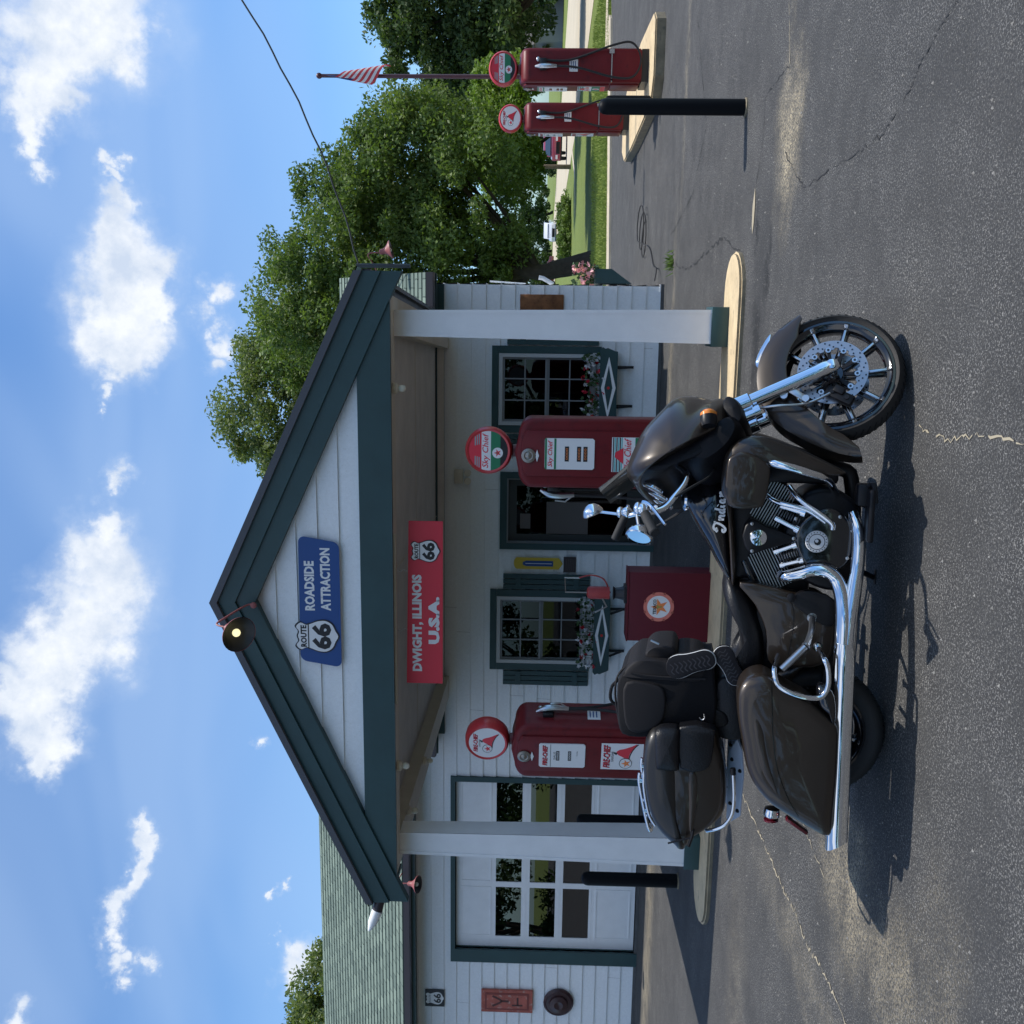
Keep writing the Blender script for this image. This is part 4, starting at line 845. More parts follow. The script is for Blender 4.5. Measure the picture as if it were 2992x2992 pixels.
def gas_pump(kind, label, loc, hose_side=-1, rz=0, dial=True):
    T = thing('gas_pump', label, 'gas pump', loc, group='red vintage gas pumps', rot=(0,0,rz), local=True)
    H = 1.83
    b = MB(); b.prism(pump_body(b, .61, .40, .10, H), -.20, .20, .045, 3); b.build('body', pumpred, T)
    b = MB(); b.bx(-.29,.29,-.19,.19,0,.10); b.build('plinth', black, T)
    b = MB(); P = [(-.20,.55),(.20,.55),(.20,H-.10),(.12,H-.06),(-.12,H-.06),(-.20,H-.10)]; b.prism(P, -.222, -.195, .012); b.bx(-.20,.20,-.218,-.198,.13,.53,.006); b.build('front_panel', pumpred, T)
    # top dial and chrome diamond
    y = -.224
    b = MB(); b.lathe([(.062,0),(.062,.012),(.04,.02),(.03,.015),(.012,.03),(.001,.032)], (-.02,y,1.71), (0,-1,0), 24); b.build('flow_meter', mat('pewter', (.3,.28,.25), .4, metal=.8), T)
    b = MB(); b.prism([(-.02+p[0],1.635+p[1]) for p in ((-.055,0),(-.015,.012),(0,.018),(.015,.012),(.055,0),(.015,-.012),(0,-.018),(-.015,-.012))], y-.008, y, .002); b.build('diamond_badge', signwhite, T)
    # price window
    b = MB(Matrix.Translation((0,0,.155))); b.m = 0
    b.prism([(-.135,1.00),(-.12,.985),(.12,.985),(.135,1.00),(.135,1.40),(.12,1.415),(-.12,1.415),(-.135,1.40)], y-.012, y+.0)
    if kind == 'sky':
        b.m = 2; b.prism([(-.133,1.315),(.133,1.315),(.133,1.413),(-.133,1.413)], y-.0135, y-.012); b.m = 0; b.prism([(-.133,1.333),(.133,1.333),(.133,1.395),(-.133,1.395)], y-.015, y-.0135); b.m = 1; b.text('Sky Chief', 0, 1.363, y-.0165, .22, .052, .015, .25)
        b.m = 3
        for (z, w2) in ((1.205,.13),(1.10,.13),(1.045,.13)): b.prism([(-w2/2,z),(w2/2,z),(w2/2,z+.036),(-w2/2,z+.036)], y-.0135, y-.012)
        b.m = 5
        for z in (1.223,1.118,1.063): b.text('0000', 0, z, y-.015, .1, .02, .0)
    else:
        b.m = 3; b.prism([(-.13,1.305),(.13,1.305),(.13,1.309),(-.13,1.309)], y-.0135, y-.012); b.text('FIRE-CHIEF', .003, 1.356, y-.0135, .225, .045, .03, .2); b.m = 1; b.text('FIRE-CHIEF', 0, 1.36, y-.0145, .225, .045, .02, .2)
        b.m = 3; b.text('SALE', 0, 1.27, y-.0135, .09, .02, .0); b.text('TOTAL', .03, 1.06, y-.0135, .06, .012, .0)
        for z in (1.225,1.115): b.prism([(-.055,z),(.055,z),(.055,z+.03),(-.055,z+.03)], y-.0135, y-.012)
        b.m = 0
        for z in (1.24,1.13): b.text('0000', 0, z, y-.015, .09, .018, .0)
    b.build('price_window', PM, T, smooth=False)
    # lower sign plate
    b = MB(Matrix.Translation((0,0,.20))); b.m = 0; b.prism([(-.15,.40),(.15,.40),(.15,.79),(-.15,.79)], y-.004, y)
    if kind == 'sky':
        for k in range(6):
            b.m = 3 if k % 2 else 4; z = .70+k*.0145; b.prism([(-.148,z),(.148,z),(.148,z+.009),(-.148,z+.009)], y-.006, y-.004)
        b.m = 1; b.prism([(-.08,.69),(.06,.69),(.02,.76),(-.02,.765)], y-.008, y-.006); b.text('Sky Chief', 0, .645, y-.0065, .27, .08, .012, .25)
        b.m = 2; b.prism([(-.148,.47),(.148,.47),(.148,.59),(-.148,.59)], y-.006, y-.004); b.m = 1; b.prism([(-.148,.402),(.148,.402),(.148,.47),(-.148,.47)], y-.006, y-.004)
        b.m = 0; b.disc((0,.53), .05, y-.008, .002, 24); b.m = 1; b.star((0,.53), .04, y-.0095, .0015)
    else:
        b.m = 3; b.text('FIRE-CHIEF', .003, .735, y-.0055, .255, .062, .025, .15); b.m = 1; b.text('FIRE-CHIEF', 0, .74, y-.0065, .255, .062, .015, .15); b.m = 3; b.text('GASOLINE', 0, .685, y-.0055, .12, .022, .01)
        helmet(b, .04, .545, .11, y-.004, 1, 3); b.m = 3; b.disc((-.075,.56), .06, y-.0075, .001, 28); b.m = 0; b.disc((-.075,.56), .055, y-.0085, .001, 28); b.m = 5; b.star((-.075,.555), .047, y-.0095, .001)
    b.build('sign_plate', PM, T, smooth=False)
    # nozzle and hose on the side
    s = hose_side; xs = s*.305
    b = MB(); b.bx(min(xs,xs+s*.05), max(xs,xs+s*.05), -.07, .07, 1.44, 1.54, .01); b.build('nozzle_boot', black, T)
    b = MB(); x = xs+s*.06; b.tube([(x-s*.02,-.03,1.60),(x+s*.02,-.03,1.52),(x+s*.03,-.03,1.42),(x+s*.02,-.03,1.30)], [.014,.03,.03,.02], 10, sm=4); b.tube([(x+s*.075,-.03,1.47),(x+s*.085,-.03,1.38),(x+s*.03,-.03,1.31)], .008, 6); b.build('nozzle', alu, T)
    b = MB(); b.tube([(x+s*.02,-.03,1.31),(x+s*.03,-.05,1.0),(x+s*.04,-.16,.5),(x+s*.04,-.15,.22),(x+s*.02,.05,.12),(x,.24,.24),(x,.22,.5),(x-s*.02,.05,1.1),(x-s*.03,.05,1.50),(xs-s*.02,.05,1.52)], .014, 8, sm=6); b.build('hose', rubber, T)
    b = MB(); b.bx(min(xs-s*.01,xs+s*.012), max(xs-s*.01,xs+s*.012), -.20, .19, .515, .53).bx(min(xs,xs+s*.02), max(xs,xs+s*.02), .13, .18, .49, .56); b.build('hose_rail', chrome, T)
    b = MB(); b.ell((xs+s*.015,.06,1.56),(.02,.03,.03)); b.build('hose_fitting', alu, T)
    b = MB(); b.bx(min(xs,xs+s*.004), max(xs,xs+s*.004), -.08, .06, 1.0, 1.12); b.m = 1
    for k in range(3): b.bx(min(xs,xs+s*.006), max(xs,xs+s*.006), -.05, .04, 1.03+k*.03, 1.04+k*.03)
    b.build('price_card', [signwhite, signblue], T, smooth=False)
    globe(T, 0, H+.235, kind)
    return T
g1 = gas_pump('sky', 'red Sky Chief gas pump under the canopy, between the door and right window', (-1.21,8.70,.045), -1, R(2))
g2 = gas_pump('fire', 'red FIRE-CHIEF gas pump under the canopy beside the garage door', (-4.00,8.80,.045), 1, R(-14))
g3 = gas_pump('sky', 'red Sky Chief gas pump on the outer island, nearest the right edge', (3.60,15.98,.15), 1, R(-90))
g4 = gas_pump('fire', 'red FIRE-CHIEF gas pump on the outer island behind the black bollard', (3.50,19.35,.15), 1, R(-90))
# turn: hose side faces the drive, globe faces turned back toward the drive
for g in (g3, g4):
    g.scale = (1,1.2,1.05)
    for ch in [o for o in bpy.data.objects if o.parent == g]:
        if ch.name.startswith('globe_'): ch.rotation_euler = (0,0,R(90))
# outer island
P = [(4.05,14.95,0),(4.2,15.2,0),(4.3,17.2,0),(4.15,19.6,0),(3.9,20.6,0),(3.1,20.6,0),(2.85,20.0,0),(2.85,18.5,0),(2.95,16.2,0),(3.05,15.2,0),(3.3,14.95,0)]
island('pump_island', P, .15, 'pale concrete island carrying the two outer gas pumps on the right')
# bollards
bolm = mat('bollard_black', (.005,.006,.008), .5, spec=.12)
def bollard(x, y, h, r, label):
    T = thing('bollard', label, 'bollard', (x,y,0), group='black steel bollards')
    b = MB(); b.lathe([(r,-.01),(r,h-r),(r*.93,h-r*.6),(r*.75,h-r*.28),(r*.4,h-r*.06),(.001,h)], (x,y,0), n=28); b.build('post', bolm, T)
    b = MB(); b.lathe([(r+.012,0),(r+.012,.012),(r,.016)], (x,y,0), n=24); b.build('base_ring', mat('concrete_shaded', (.3,.27,.22), .9), T)
bollard(1.68,8.72,1.22,.066,'tall black bollard standing alone right of the station in front of the outer pumps')
bollard(-6.32,10.2,1.1,.077,'black bollard in front of the garage door, left of the left column')
bollard(-6.45,11.75,1.1,.08,'black bollard right behind the left column in front of the garage door')
bollard(3.04,15.3,.8,.06,'black bollard hidden behind the tall bollard, in front of the outer island')
# flag pole
T = thing('flagpole', 'dark red pole with a limp striped flag behind the outer pumps', 'flagpole', (3.88,17.75,.12))
b = MB(); b.cyl((3.88,17.75,.12),(3.88,17.75,5.5),.045,.03,12); b.ell((3.88,17.75,5.52),(.05,.05,.05)); b.build('pole', mat('pole_maroon', (.10,.03,.035), .4), T)
b = MB(); vs = []; fs = []; mi = []; NU, NV = 13, 13
for i in range(NU+1):
    t = i/NU
    for j in range(NV+1):
        q = j/NV; drop = .75*q; fold = math.sin(q*9+t*2)*.06*(1-.3*t)
        x = 3.885-.15*math.sin(q*4.6+.6*t)*(.35+.75*t)+fold*.2; y = 17.70-.10*math.sin(q*3.2)-.02*q; z = 5.42-.72*t-.42*q
        vs.append((x,y,z))
for i in range(NU):
    for j in range(NV):
        fs.append((i*(NV+1)+j,i*(NV+1)+j+1,(i+1)*(NV+1)+j+1,(i+1)*(NV+1)+j)); mi.append(2 if (i < 6 and j < 6) else (i % 2))
b.add(vs, fs); b.mi = mi; b.build('flag', [mat('flag_red', (.6,.05,.06), .7), mat('flag_white', (.75,.73,.72), .7), mat('flag_blue', (.02,.03,.12), .7)], T)
# ================================================================ motorcycle (local frame: x forward from the rear contact, y to its left, z up; leans on its stand)
hd, LEAN = R(4.85), R(9)
ex_ = Vector((math.cos(hd), math.sin(hd), 0)); ey0 = Vector((-math.sin(hd), math.cos(hd), 0)); Zv = Vector((0,0,1))
ez_ = ey0*math.sin(LEAN)+Zv*math.cos(LEAN); ey_ = ey0*math.cos(LEAN)-Zv*math.sin(LEAN)
BR = Matrix((ex_, ey_, ez_)).transposed()
BK = thing('motorcycle', 'dark brown touring motorcycle with chrome pipes parked in front of the station', 'motorcycle', (-1.935,4.43,0), local=True)
BK.rotation_euler = BR.to_euler()
brown = bpy.data.materials.new('bronze_brown_paint'); brown.use_nodes = True
_b = brown.node_tree.nodes['Principled BSDF']; _b.inputs['Base Color'].default_value = (.034,.024,.017,1); _b.inputs['Metallic'].default_value = .35; _b.inputs['Roughness'].default_value = .36; _b.inputs['Coat Weight'].default_value = .6; _b.inputs['Coat Roughness'].default_value = .03
gloss = mat('gloss_black', (.006,.006,.008), .12, coat=1); satin = mat('satin_black', (.007,.007,.009), .4, spec=.3); plastic = mat('black_plastic', (.007,.007,.009), .5, spec=.2, bump=.1, bscale=200)
leather = mat('black_leather', (.009,.009,.011), .38, spec=.35, bump=.25, bscale=120); tyre_m = mat('tyre_rubber', (.022,.021,.021), .7, bump=.2, bscale=150)
cast = mat('machined_wheel', (.5,.52,.55), .22, metal=1); finm = mat('fin_edge', (.45,.46,.48), .3, metal=1); smoked = glass('smoked_screen', (.12,.12,.12), base=.03)
amber = mat('amber_lens', (.85,.25,.03), .2, coat=.5); redlens = mat('red_lens', (.10,.005,.012), .15, coat=.5); mirrorm = mat('mirror_glass', (.75,.8,.8), .02, metal=1)
rk_, st_ = R(25), R(25)
AXS = Vector((-math.sin(rk_), 0, math.cos(rk_))); P0 = Vector((1.66,0,.32))
SX = Matrix.Translation(P0) @ Matrix.Rotation(st_, 4, AXS) @ Matrix.Translation(-P0)
def S_(): return MB(SX)
CW = Vector((1.66,0,.312)); 
def wheel(b_cls, c, r, rim, wd, name, spokes=10, front=True):
    tw = wd/2
    b = b_cls(); b.lathe([(rim-.004,-tw*.62),(rim+.012,-tw*.72),(rim+(r-rim)*.45,-tw*.98),(r-.022,-tw*.86),(r-.007,-tw*.55),(r,-.2*tw),(r,.2*tw),(r-.007,tw*.55),(r-.022,tw*.86),(rim+(r-rim)*.45,tw*.98),(rim+.012,tw*.72),(rim-.004,tw*.62)], c, (0,1,0), 72, cap=False)
    W_ = None
    rimb = b_cls(); rimb.m = 0
    rimb.lathe([(rim+.004,-tw*.64),(rim+.006,-tw*.72),(rim-.004,-tw*.74),(rim-.012,-tw*.6),(rim-.03,-tw*.5),(rim-.036,-tw*.2),(rim-.036,tw*.2),(rim-.03,tw*.5),(rim-.012,tw*.6),(rim-.004,tw*.74),(rim+.006,tw*.72)], c, (0,1,0), 72, cap=False)
    rimb.lathe([(.0,-.055),(.045,-.055),(.05,-.05),(.05,.05),(.0,.055)], c, (0,1,0), 24)
    for k in range(spokes):
        a = 2*math.pi*(k+.5)/spokes+.1; d = Vector((math.cos(a),0,math.sin(a))); n2 = Vector((-math.sin(a),0,math.cos(a)))
        rimb.m = 0; rimb.beam(c+d*.04, c+d*(rim-.03), .034, .030, (0,1,0), .004)
        rimb.m = 1; rimb.beam(c+d*.10+Vector((0,-.020,0)), c+d*(rim-.028)+Vector((0,-.026,0)), .012, .019, (0,1,0), .002); rimb.beam(c+d*(rim-.03)+Vector((0,-.022,0)), c+d*(rim-.006)+Vector((0,-.05,0)), .02, .02, (0,1,0), .003)
    W_ = rimb.build(name, [gloss, cast], BK); b.build('tyre', tyre_m, W_, ang=60)
    # tread sipes
    b = b_cls(); 
    for k in range(60):
        a = 2*math.pi*k/60
        for s in (-1,1):
            p = c+Vector((math.cos(a)*(r+.0005),s*tw*.18,math.sin(a)*(r+.0005))); q = c+Vector((math.cos(a+.06)*(r-.008),s*tw*.62,math.sin(a+.06)*(r-.008))); b.beam(p, q, .004, .004, Vector((math.cos(a),0,math.sin(a))))
    b.build('tread_grooves', mat('groove', (.004,.004,.004), .9), W_)
    return W_
FW = wheel(S_, CW, .312, .262, .13, 'front_wheel')
RW = wheel(MB, Vector((0,0,.312)), .312, .215, .18, 'rear_wheel', 5, False)
def brake(bc, c, y, r, par, n_=10):
    b = bc(); b.m = 0; vs = []; fs = []; ri = r*.74; NN = 96
    for yy in (y-.0025, y+.0025):
        for rad in (ri, r):
            for k in range(NN): a = 2*math.pi*k/NN; rr2 = rad + (.006*(1 if (k//3)%2 else -1) if rad == ri else 0); vs.append(c+Vector((rr2*math.cos(a), yy-c.y, rr2*math.sin(a))))
    for k in range(NN):
        k2 = (k+1)%NN; fs += [(k,NN+k,NN+k2,k2),(2*NN+k,2*NN+k2,3*NN+k2,3*NN+k),(NN+k,3*NN+k,3*NN+k2,NN+k2),(k,k2,2*NN+k2,2*NN+k)]
    b.add(vs, fs)
    b.m = 1
    for k in range(48):
        a = 2*math.pi*k/48; rad = r*(.80+.07*(k%3)); p = c+Vector((rad*math.cos(a), y-.003-c.y, rad*math.sin(a))); b.cyl(p, p-Vector((0,.0012,0)), .0042, n=7)
    for k in range(n_):
        a = 2*math.pi*k/n_+.2; p = c+Vector((r*.70*math.cos(a), y-.004-c.y, r*.70*math.sin(a))); b.m = 2; b.cyl(p+Vector((0,.01,0)), p-Vector((0,.004,0)), .0125, n=14); b.m = 1; b.cyl(p-Vector((0,.0042,0)), p-Vector((0,.006,0)), .006, n=10)
        b.m = 3; q = c+Vector((.05*math.cos(a), y+.01-c.y, .05*math.sin(a))); b.beam(q, p+Vector((0,.008,0)), .016, .008, (0,1,0))
    return b.build('brake_disc', [mat('disc_steel', (.36,.38,.42), .35, metal=.9), gloss, alu, satin], par)
for s in (-1, 1): brake(S_, CW+Vector((0,0,0)), s*.072, .155, FW)
b = S_(); cc = CW+Vector((-.125,-.085,-.035)); b.obox(cc, Matrix.Rotation(R(-62),3,'Y'), .13, .045, .05, .008); b.obox(cc+Vector((.02,-.012,.0)), Matrix.Rotation(R(-62),3,'Y'), .05, .05, .035, .006)
for dd in (-.035,.035): b.lathe([(.011,-.03),(.011,-.024)], cc+Vector((dd*.45,0,dd*.9)), (0,1,0), 10)
b.build('brake_caliper', satin, FW)
b = S_(); b.lathe([(.0,-.085),(.018,-.085),(.022,-.075),(.022,.075),(.018,.085)], CW, (0,1,0), 18); b.lathe([(.012,-.168),(.022,-.165),(.024,-.15)], CW, (0,1,0), 16); b.build('axle', chrome, FW)
# fork legs
for s in (-1, 1):
    b = S_(); y = s*.135; A_ = CW+Vector((.0,y,.0)); up = AXS
    b.tube([A_-up*.03, A_-up*.01, A_+up*.03, A_+up*.09, A_+up*.38], [.022,.030,.036,.034,.033], 20)
    b.tube([A_+up*.38, A_+up*.385, A_+up*.56, A_+up*.57], [.036,.044,.046,.04], 20)
    F_ = b.build('fork_leg', chrome, BK, ang=25)
    b = S_(); b.tube([A_+up*.56, A_+up*.80], .026, 14); b.build('fork_tube', satin, F_)
    b = S_(); q = A_+up*.19; 
    for dx, dz in ((-.07,-.065),(-.055,.03)):
        b.beam(q+Vector((-.01,0,0))+up*.02, q+Vector((dx,-s*.01,dz)), .03, .012, (0,1,0), .003); b.lathe([(.016,-.009),(.016,.009)], q+Vector((dx,-s*.01,dz)), (0,1,0), 12)
    b.build('caliper_bracket', alu, F_)
b = S_(); A_ = CW+Vector((-.075,-.15,0)); b.tube([A_+AXS*.36, A_+AXS*.50], .024, 16); b.tube([A_+AXS*.33, A_+AXS*.36], .032, 16); b.build('fork_sleeve', chrome, BK)
b = S_(); b.tube([CW+Vector((-.10,-.10,-.02)), CW+Vector((-.17,-.12,.1)), CW+Vector((-.19,-.14,.25)), CW+Vector((-.2,-.1,.42))], .006, 8, sm=6); b.build('brake_hose', alu, BK)
b = S_(); 
for z_ in (.60,.78): b.beam(CW+AXS*z_+Vector((0,-.18,0)), CW+AXS*z_+Vector((0,.18,0)), .07, .05, AXS, .01)
b.tube([CW+AXS*.52+Vector((-.06,0,0)), CW+AXS*.86+Vector((-.06,0,0))], .035, 14); b.build('triple_clamp', satin, BK)
# front fender, valanced
def fender(bc, c, a0, a1, R0_, hw, skirt, name, m_, n_=40, flare=0, par=None, ns_=12):
    b = bc(); vs = []; L = []
    for i in range(n_+1):
        t = i/n_; a = R(a0+(a1-a0)*t); rad = R0_ + flare*max(0, (t-.72)/.28)**1.6; ring = []
        end = min(1, t/.10+.25, (1-t)/.06+.4); dr = skirt*(.55+.45*math.sin(math.pi*min(1,t*1.0)))*min(1, end)
        for th in (0, .006):
            for j in range(ns_+1):
                q = -1+2*j/ns_; hq = hw*(1-.35*max(0,(t-.85)/.15)); w_ = hq*math.copysign(min(1, abs(q)*1.35)**.8, q) if abs(q) < .74 else hq*math.copysign(1, q)*1.0; dn = 0 if abs(q) < .5 else dr*((abs(q)-.5)/.5)**1.25
                bulge = .014*(1-abs(q)**2)
                rr2 = rad+bulge-dn-th; vs.append(c+Vector((rr2*math.cos(a), w_*(1-th*3), rr2*math.sin(a))))
    m2 = 2*(ns_+1); fs = []
    for i in range(n_):
        for j in range(ns_):
            fs.append((i*m2+j, i*m2+j+1, (i+1)*m2+j+1, (i+1)*m2+j)); k = ns_+1; fs.append((i*m2+k+j, (i+1)*m2+k+j, (i+1)*m2+k+j+1, i*m2+k+j+1))
        fs.append((i*m2, (i+1)*m2, (i+1)*m2+ns_+1, i*m2+ns_+1)); fs.append((i*m2+ns_, i*m2+2*ns_+1, (i+1)*m2+2*ns_+1, (i+1)*m2+ns_))
    for i in (0, n_): fs += [(i*m2+j, i*m2+j+1, i*m2+ns_+1+j+1, i*m2+ns_+1+j) for j in range(ns_)]
    b.add(vs, fs); return b.build(name, m_, par or BK, ang=50)
FF = fender(S_, CW, 28, 199, .326, .088, .125, 'front_fender', brown, flare=.085)
b = S_(); b.solid([(1.70,.615),(1.735,.665),(1.79,.660),(1.87,.625),(1.90,.600),(1.85,.588),(1.78,.600),(1.73,.605)], 0, .022, n=2, sm=3); b.build('fender_ornament', chrome, FF)
# batwing fairing
fo = [(1.16,1.225),(1.21,1.235),(1.30,1.21),(1.40,1.17),(1.49,1.10),(1.56,1.03),(1.575,.95),(1.555,.86),(1.56,.79),(1.54,.735),(1.44,.72),(1.40,.76),(1.36,.82),(1.31,.89),(1.27,.96),(1.24,1.01),(1.20,1.07),(1.165,1.13),(1.13,1.18)]
b = S_(); b.solid(fo, 0, .36, n=2.4, k=12, c=(1.27,1.0), shift=(-.085,-.045)); FA = b.build('fairing', brown, BK, ang=60)
# inner black dash, set behind the shell towards the rider
b = S_(); b.solid([(1.12,1.13),(1.16,1.18),(1.24,1.10),(1.32,.92),(1.37,.78),(1.32,.74),(1.24,.80),(1.19,.92),(1.13,1.02)], 0, .31, n=4, k=6, c=(1.16,.98), shift=(-.03,-.02)); b.build('dash', plastic, FA)
b = S_(); b.solid([(1.32,.70),(1.42,.78),(1.50,.76),(1.46,.69),(1.36,.66)], 0, .27, n=4, k=5); b.solid([(1.13,.84),(1.2,.93),(1.31,.82),(1.39,.72),(1.33,.67),(1.22,.72)], 0, .31, n=5, k=5); b.build('lower_cowl', plastic, FA)
for y in (-.12,.0,.12):
    b = S_(); b.lathe([(.05,0),(.05,.01),(.044,.012)], (1.085,y,1.08), (-1,0,.4), 20); b.build('gauge', chrome, FA)
b = S_(); b.lathe([(.095,0),(.10,.02),(.09,.035),(.001,.04)], (1.505,0,.93), (1,0,.05), 28); b.build('headlight', chrome, FA)
# smoked screen
b = S_(); vs = []; n1, n2 = 8, 14
for i in range(n1+1):
    t = i/n1
    for j in range(n2+1):
        q = -1+2*j/n2; hw = .125-.03*t; vs.append(Vector((1.24-.13*t-.03*q*q, hw*q, 1.205+.165*t*(1-.1*q*q)-.01*q*q)))
L0 = (n1+1)*(n2+1); vs2 = [v_+Vector((-.012,0,-.006)) for v_ in vs]
fs = [(i*(n2+1)+j,i*(n2+1)+j+1,(i+1)*(n2+1)+j+1,(i+1)*(n2+1)+j) for i in range(n1) for j in range(n2)]; fs2 = [tuple(L0+k for k in f[::-1]) for f in fs]
b.add(vs+vs2, fs+fs2); rimf = [(j,L0+j,L0+j+1,j+1) for j in range(n2)]+[(n1*(n2+1)+j,n1*(n2+1)+j+1,L0+n1*(n2+1)+j+1,L0+n1*(n2+1)+j) for j in range(n2)]+[(i*(n2+1),(i+1)*(n2+1),L0+(i+1)*(n2+1),L0+i*(n2+1)) for i in range(n1)]+[(i*(n2+1)+n2,L0+i*(n2+1)+n2,L0+(i+1)*(n2+1)+n2,(i+1)*(n2+1)+n2) for i in range(n1)]
b.f += [list(f) for f in rimf]; b.mi += [0]*len(rimf); b.build('windscreen', mat('screen_dark', (.05,.05,.045), .12, coat=1), FA)
for s in (-1, 1):
    b = S_(); b.tube([(1.37,s*.22,.80),(1.345,s*.34,.80)], .022, 12); b.lathe([(.03,-.035),(.036,-.02),(.036,.012)], (1.325,s*.365,.802), (1,0,.1), 20); TS = b.build('turn_signal', satin, FA)
    b = S_(); b.lathe([(.036,.012),(.037,.024),(.026,.036),(.001,.04)], (1.325,s*.365,.802), (1,0,.1), 20); b.build('lens', amber, TS)
# handlebar
b = S_()
for s in (-1, 1): b.tube([(1.235,s*.05,1.02),(1.225,s*.12,1.03),(1.10,s*.30,.90),(1.03,s*.36,.885),(.96,s*.395,.915),(.905,s*.41,.95),(.88,s*.425,.985),(.87,s*.44,1.03)] if s < 0 else [(1.235,s*.05,1.02),(1.25,s*.15,1.07),(1.20,s*.24,1.11),(1.14,s*.30,1.13),(1.10,s*.32,1.20),(1.09,s*.34,1.27),(1.085,s*.37,1.33)], .0135, 12, sm=5)
HB = b.build('handlebar', chrome, BK, ang=60)
def lever_set(c, gdir, s, mdir, mc, mr):
    c = Vector(c); g = Vector(gdir).normalized()
    b = S_(); b.tube([c, c+g*.03, c+g*.035, c+g*.13, c+g*.135], [.021,.022,.022,.022,.018], 14); b.build('grip', rubber, HB)
    b = S_(); b.ell(c-g*.02, (.03,.035,.03)); b.ell(c+Vector((.02,0,.03)), (.03,.024,.02)); b.tube([c-g*.03+Vector((.03,0,0)), c+g*.03+Vector((.055,0,-.01)), c+g*.15+Vector((.05,0,-.035))], [.009,.008,.006], 8, sm=5); b.build('control', chrome, HB)
    b = S_(); b.tube([c, c+Vector((.01,0,.035)), Vector(mc)-Vector(mdir)*.01], .007, 8, sm=4); b.build('mirror_stalk', chrome, HB)
    a = Vector(mdir).normalized(); b = S_(); b.lathe([(.001,.045),(.025,.04),(.045,.022),(.056,.0),(.057,-.012),(.052,-.016)], mc, -a, 28, cap=False); M_ = b.build('mirror', chrome, HB)
    b = S_(); b.lathe([(.051,.012),(.001,.0125)], mc, a, 28); b.build('mirror_glass', mirrorm, M_)
lever_set((.865,-.445,1.03), (-.45,-.25,-.28), -1, (-.93,-.30,.12), (.765,-.46,1.04), 0)
lever_set((1.085,.37,1.33), (-.55,.15,.25), 1, (-.55,.30,-.25), (1.11,.39,1.515), 0)
for dy, z_ in ((.0,0),(.02,.01)):
    b = S_(); b.tube([(.9,-.42+dy,.98),(1.0,-.38+dy,.86+z_),(1.1,-.25,.80),(1.2,-.12,.8)], .005, 6, sm=6); b.build('cable', rubber, BK)
    b = S_(); b.tube([(1.0,.36+dy,1.22),(1.1,.3,1.02+z_),(1.15,.2,.95),(1.2,.1,.9)], .005, 6, sm=6); b.build('cable', rubber, BK)
# fuel tank
tk = [(1.13,.955),(1.18,.90),(1.20,.83),(1.17,.775),(1.05,.755),(.90,.735),(.78,.725),(.70,.725),(.70,.745),(.78,.80),(.87,.85),(.95,.90),(1.03,.945),(1.08,.965)]
b = MB(); b.solid(tk, 0, .185, n=2.6, k=10, c=(.97,.83)); TK = b.build('fuel_tank', gloss, BK, ang=60)
b = MB(); b.solid([(1.185,.80),(1.17,.765),(1.05,.745),(.90,.728),(.72,.718),(.70,.735),(.90,.758),(1.05,.772)], 0, .19, n=5, k=6); b.build('tank_band', brown, TK, ang=60)
b = MB(); b.tube([(1.10,0,.970),(1.06,0,.968),(1.03,0,.955)], .014, 10, sm=4); b.lathe([(.04,0),(.04,.012),(.03,.02)], (1.08,-.06,.955), (0,-.3,1), 18); b.lathe([(.04,0),(.04,.012),(.03,.02)], (1.08,.06,.955), (0,.3,1), 18); b.build('tank_console', chrome, TK)
# script lettering on the tank flank: strokes laid on a plane just proud of the tank
b = MB(); YT = -.1945; O = (.962,.781)
def stroke(pts, wd=.0075): b.strip([(O[0]+x*.205, O[1]+z*.158) for x, z in pts], wd, YT)
stroke([(.02,.19),(.0,.27),(.07,.31),(.15,.26),(.14,.16),(.09,.04),(.02,-.03),(-.04,.0),(-.03,.05),(.03,.05)], .010)                       # capital I with its swash
stroke([(.05,.24),(-.01,.20),(-.05,.24)], .009); stroke([(.15,.26),(.19,.29)], .008)
def en(x0): stroke([(x0,.13),(x0+.02,.15),(x0+.015,.02)], .010); stroke([(x0+.02,.08),(x0+.07,.15),(x0+.10,.12),(x0+.095,.03),(x0+.13,.02)], .010)
en(.22)
def ring_(x0, w_=.06): stroke([(x0+w_,.14),(x0+.02,.14),(x0,.07),(x0+.02,.02),(x0+w_*.8,.03),(x0+w_,.09),(x0+w_,.14)], .009)
ring_(.38); stroke([(.475,.30),(.45,.12),(.455,.03),(.49,.02)], .010)
stroke([(.53,.14),(.525,.04),(.56,.02)], .010); stroke([(.545,.20),(.555,.22)], .012)
ring_(.61); stroke([(.675,.14),(.67,.03),(.71,.02)], .010); en(.75)
b.build('tank_lettering', mat('silver_letter', (.8,.82,.84), .3), TK, smooth=False)
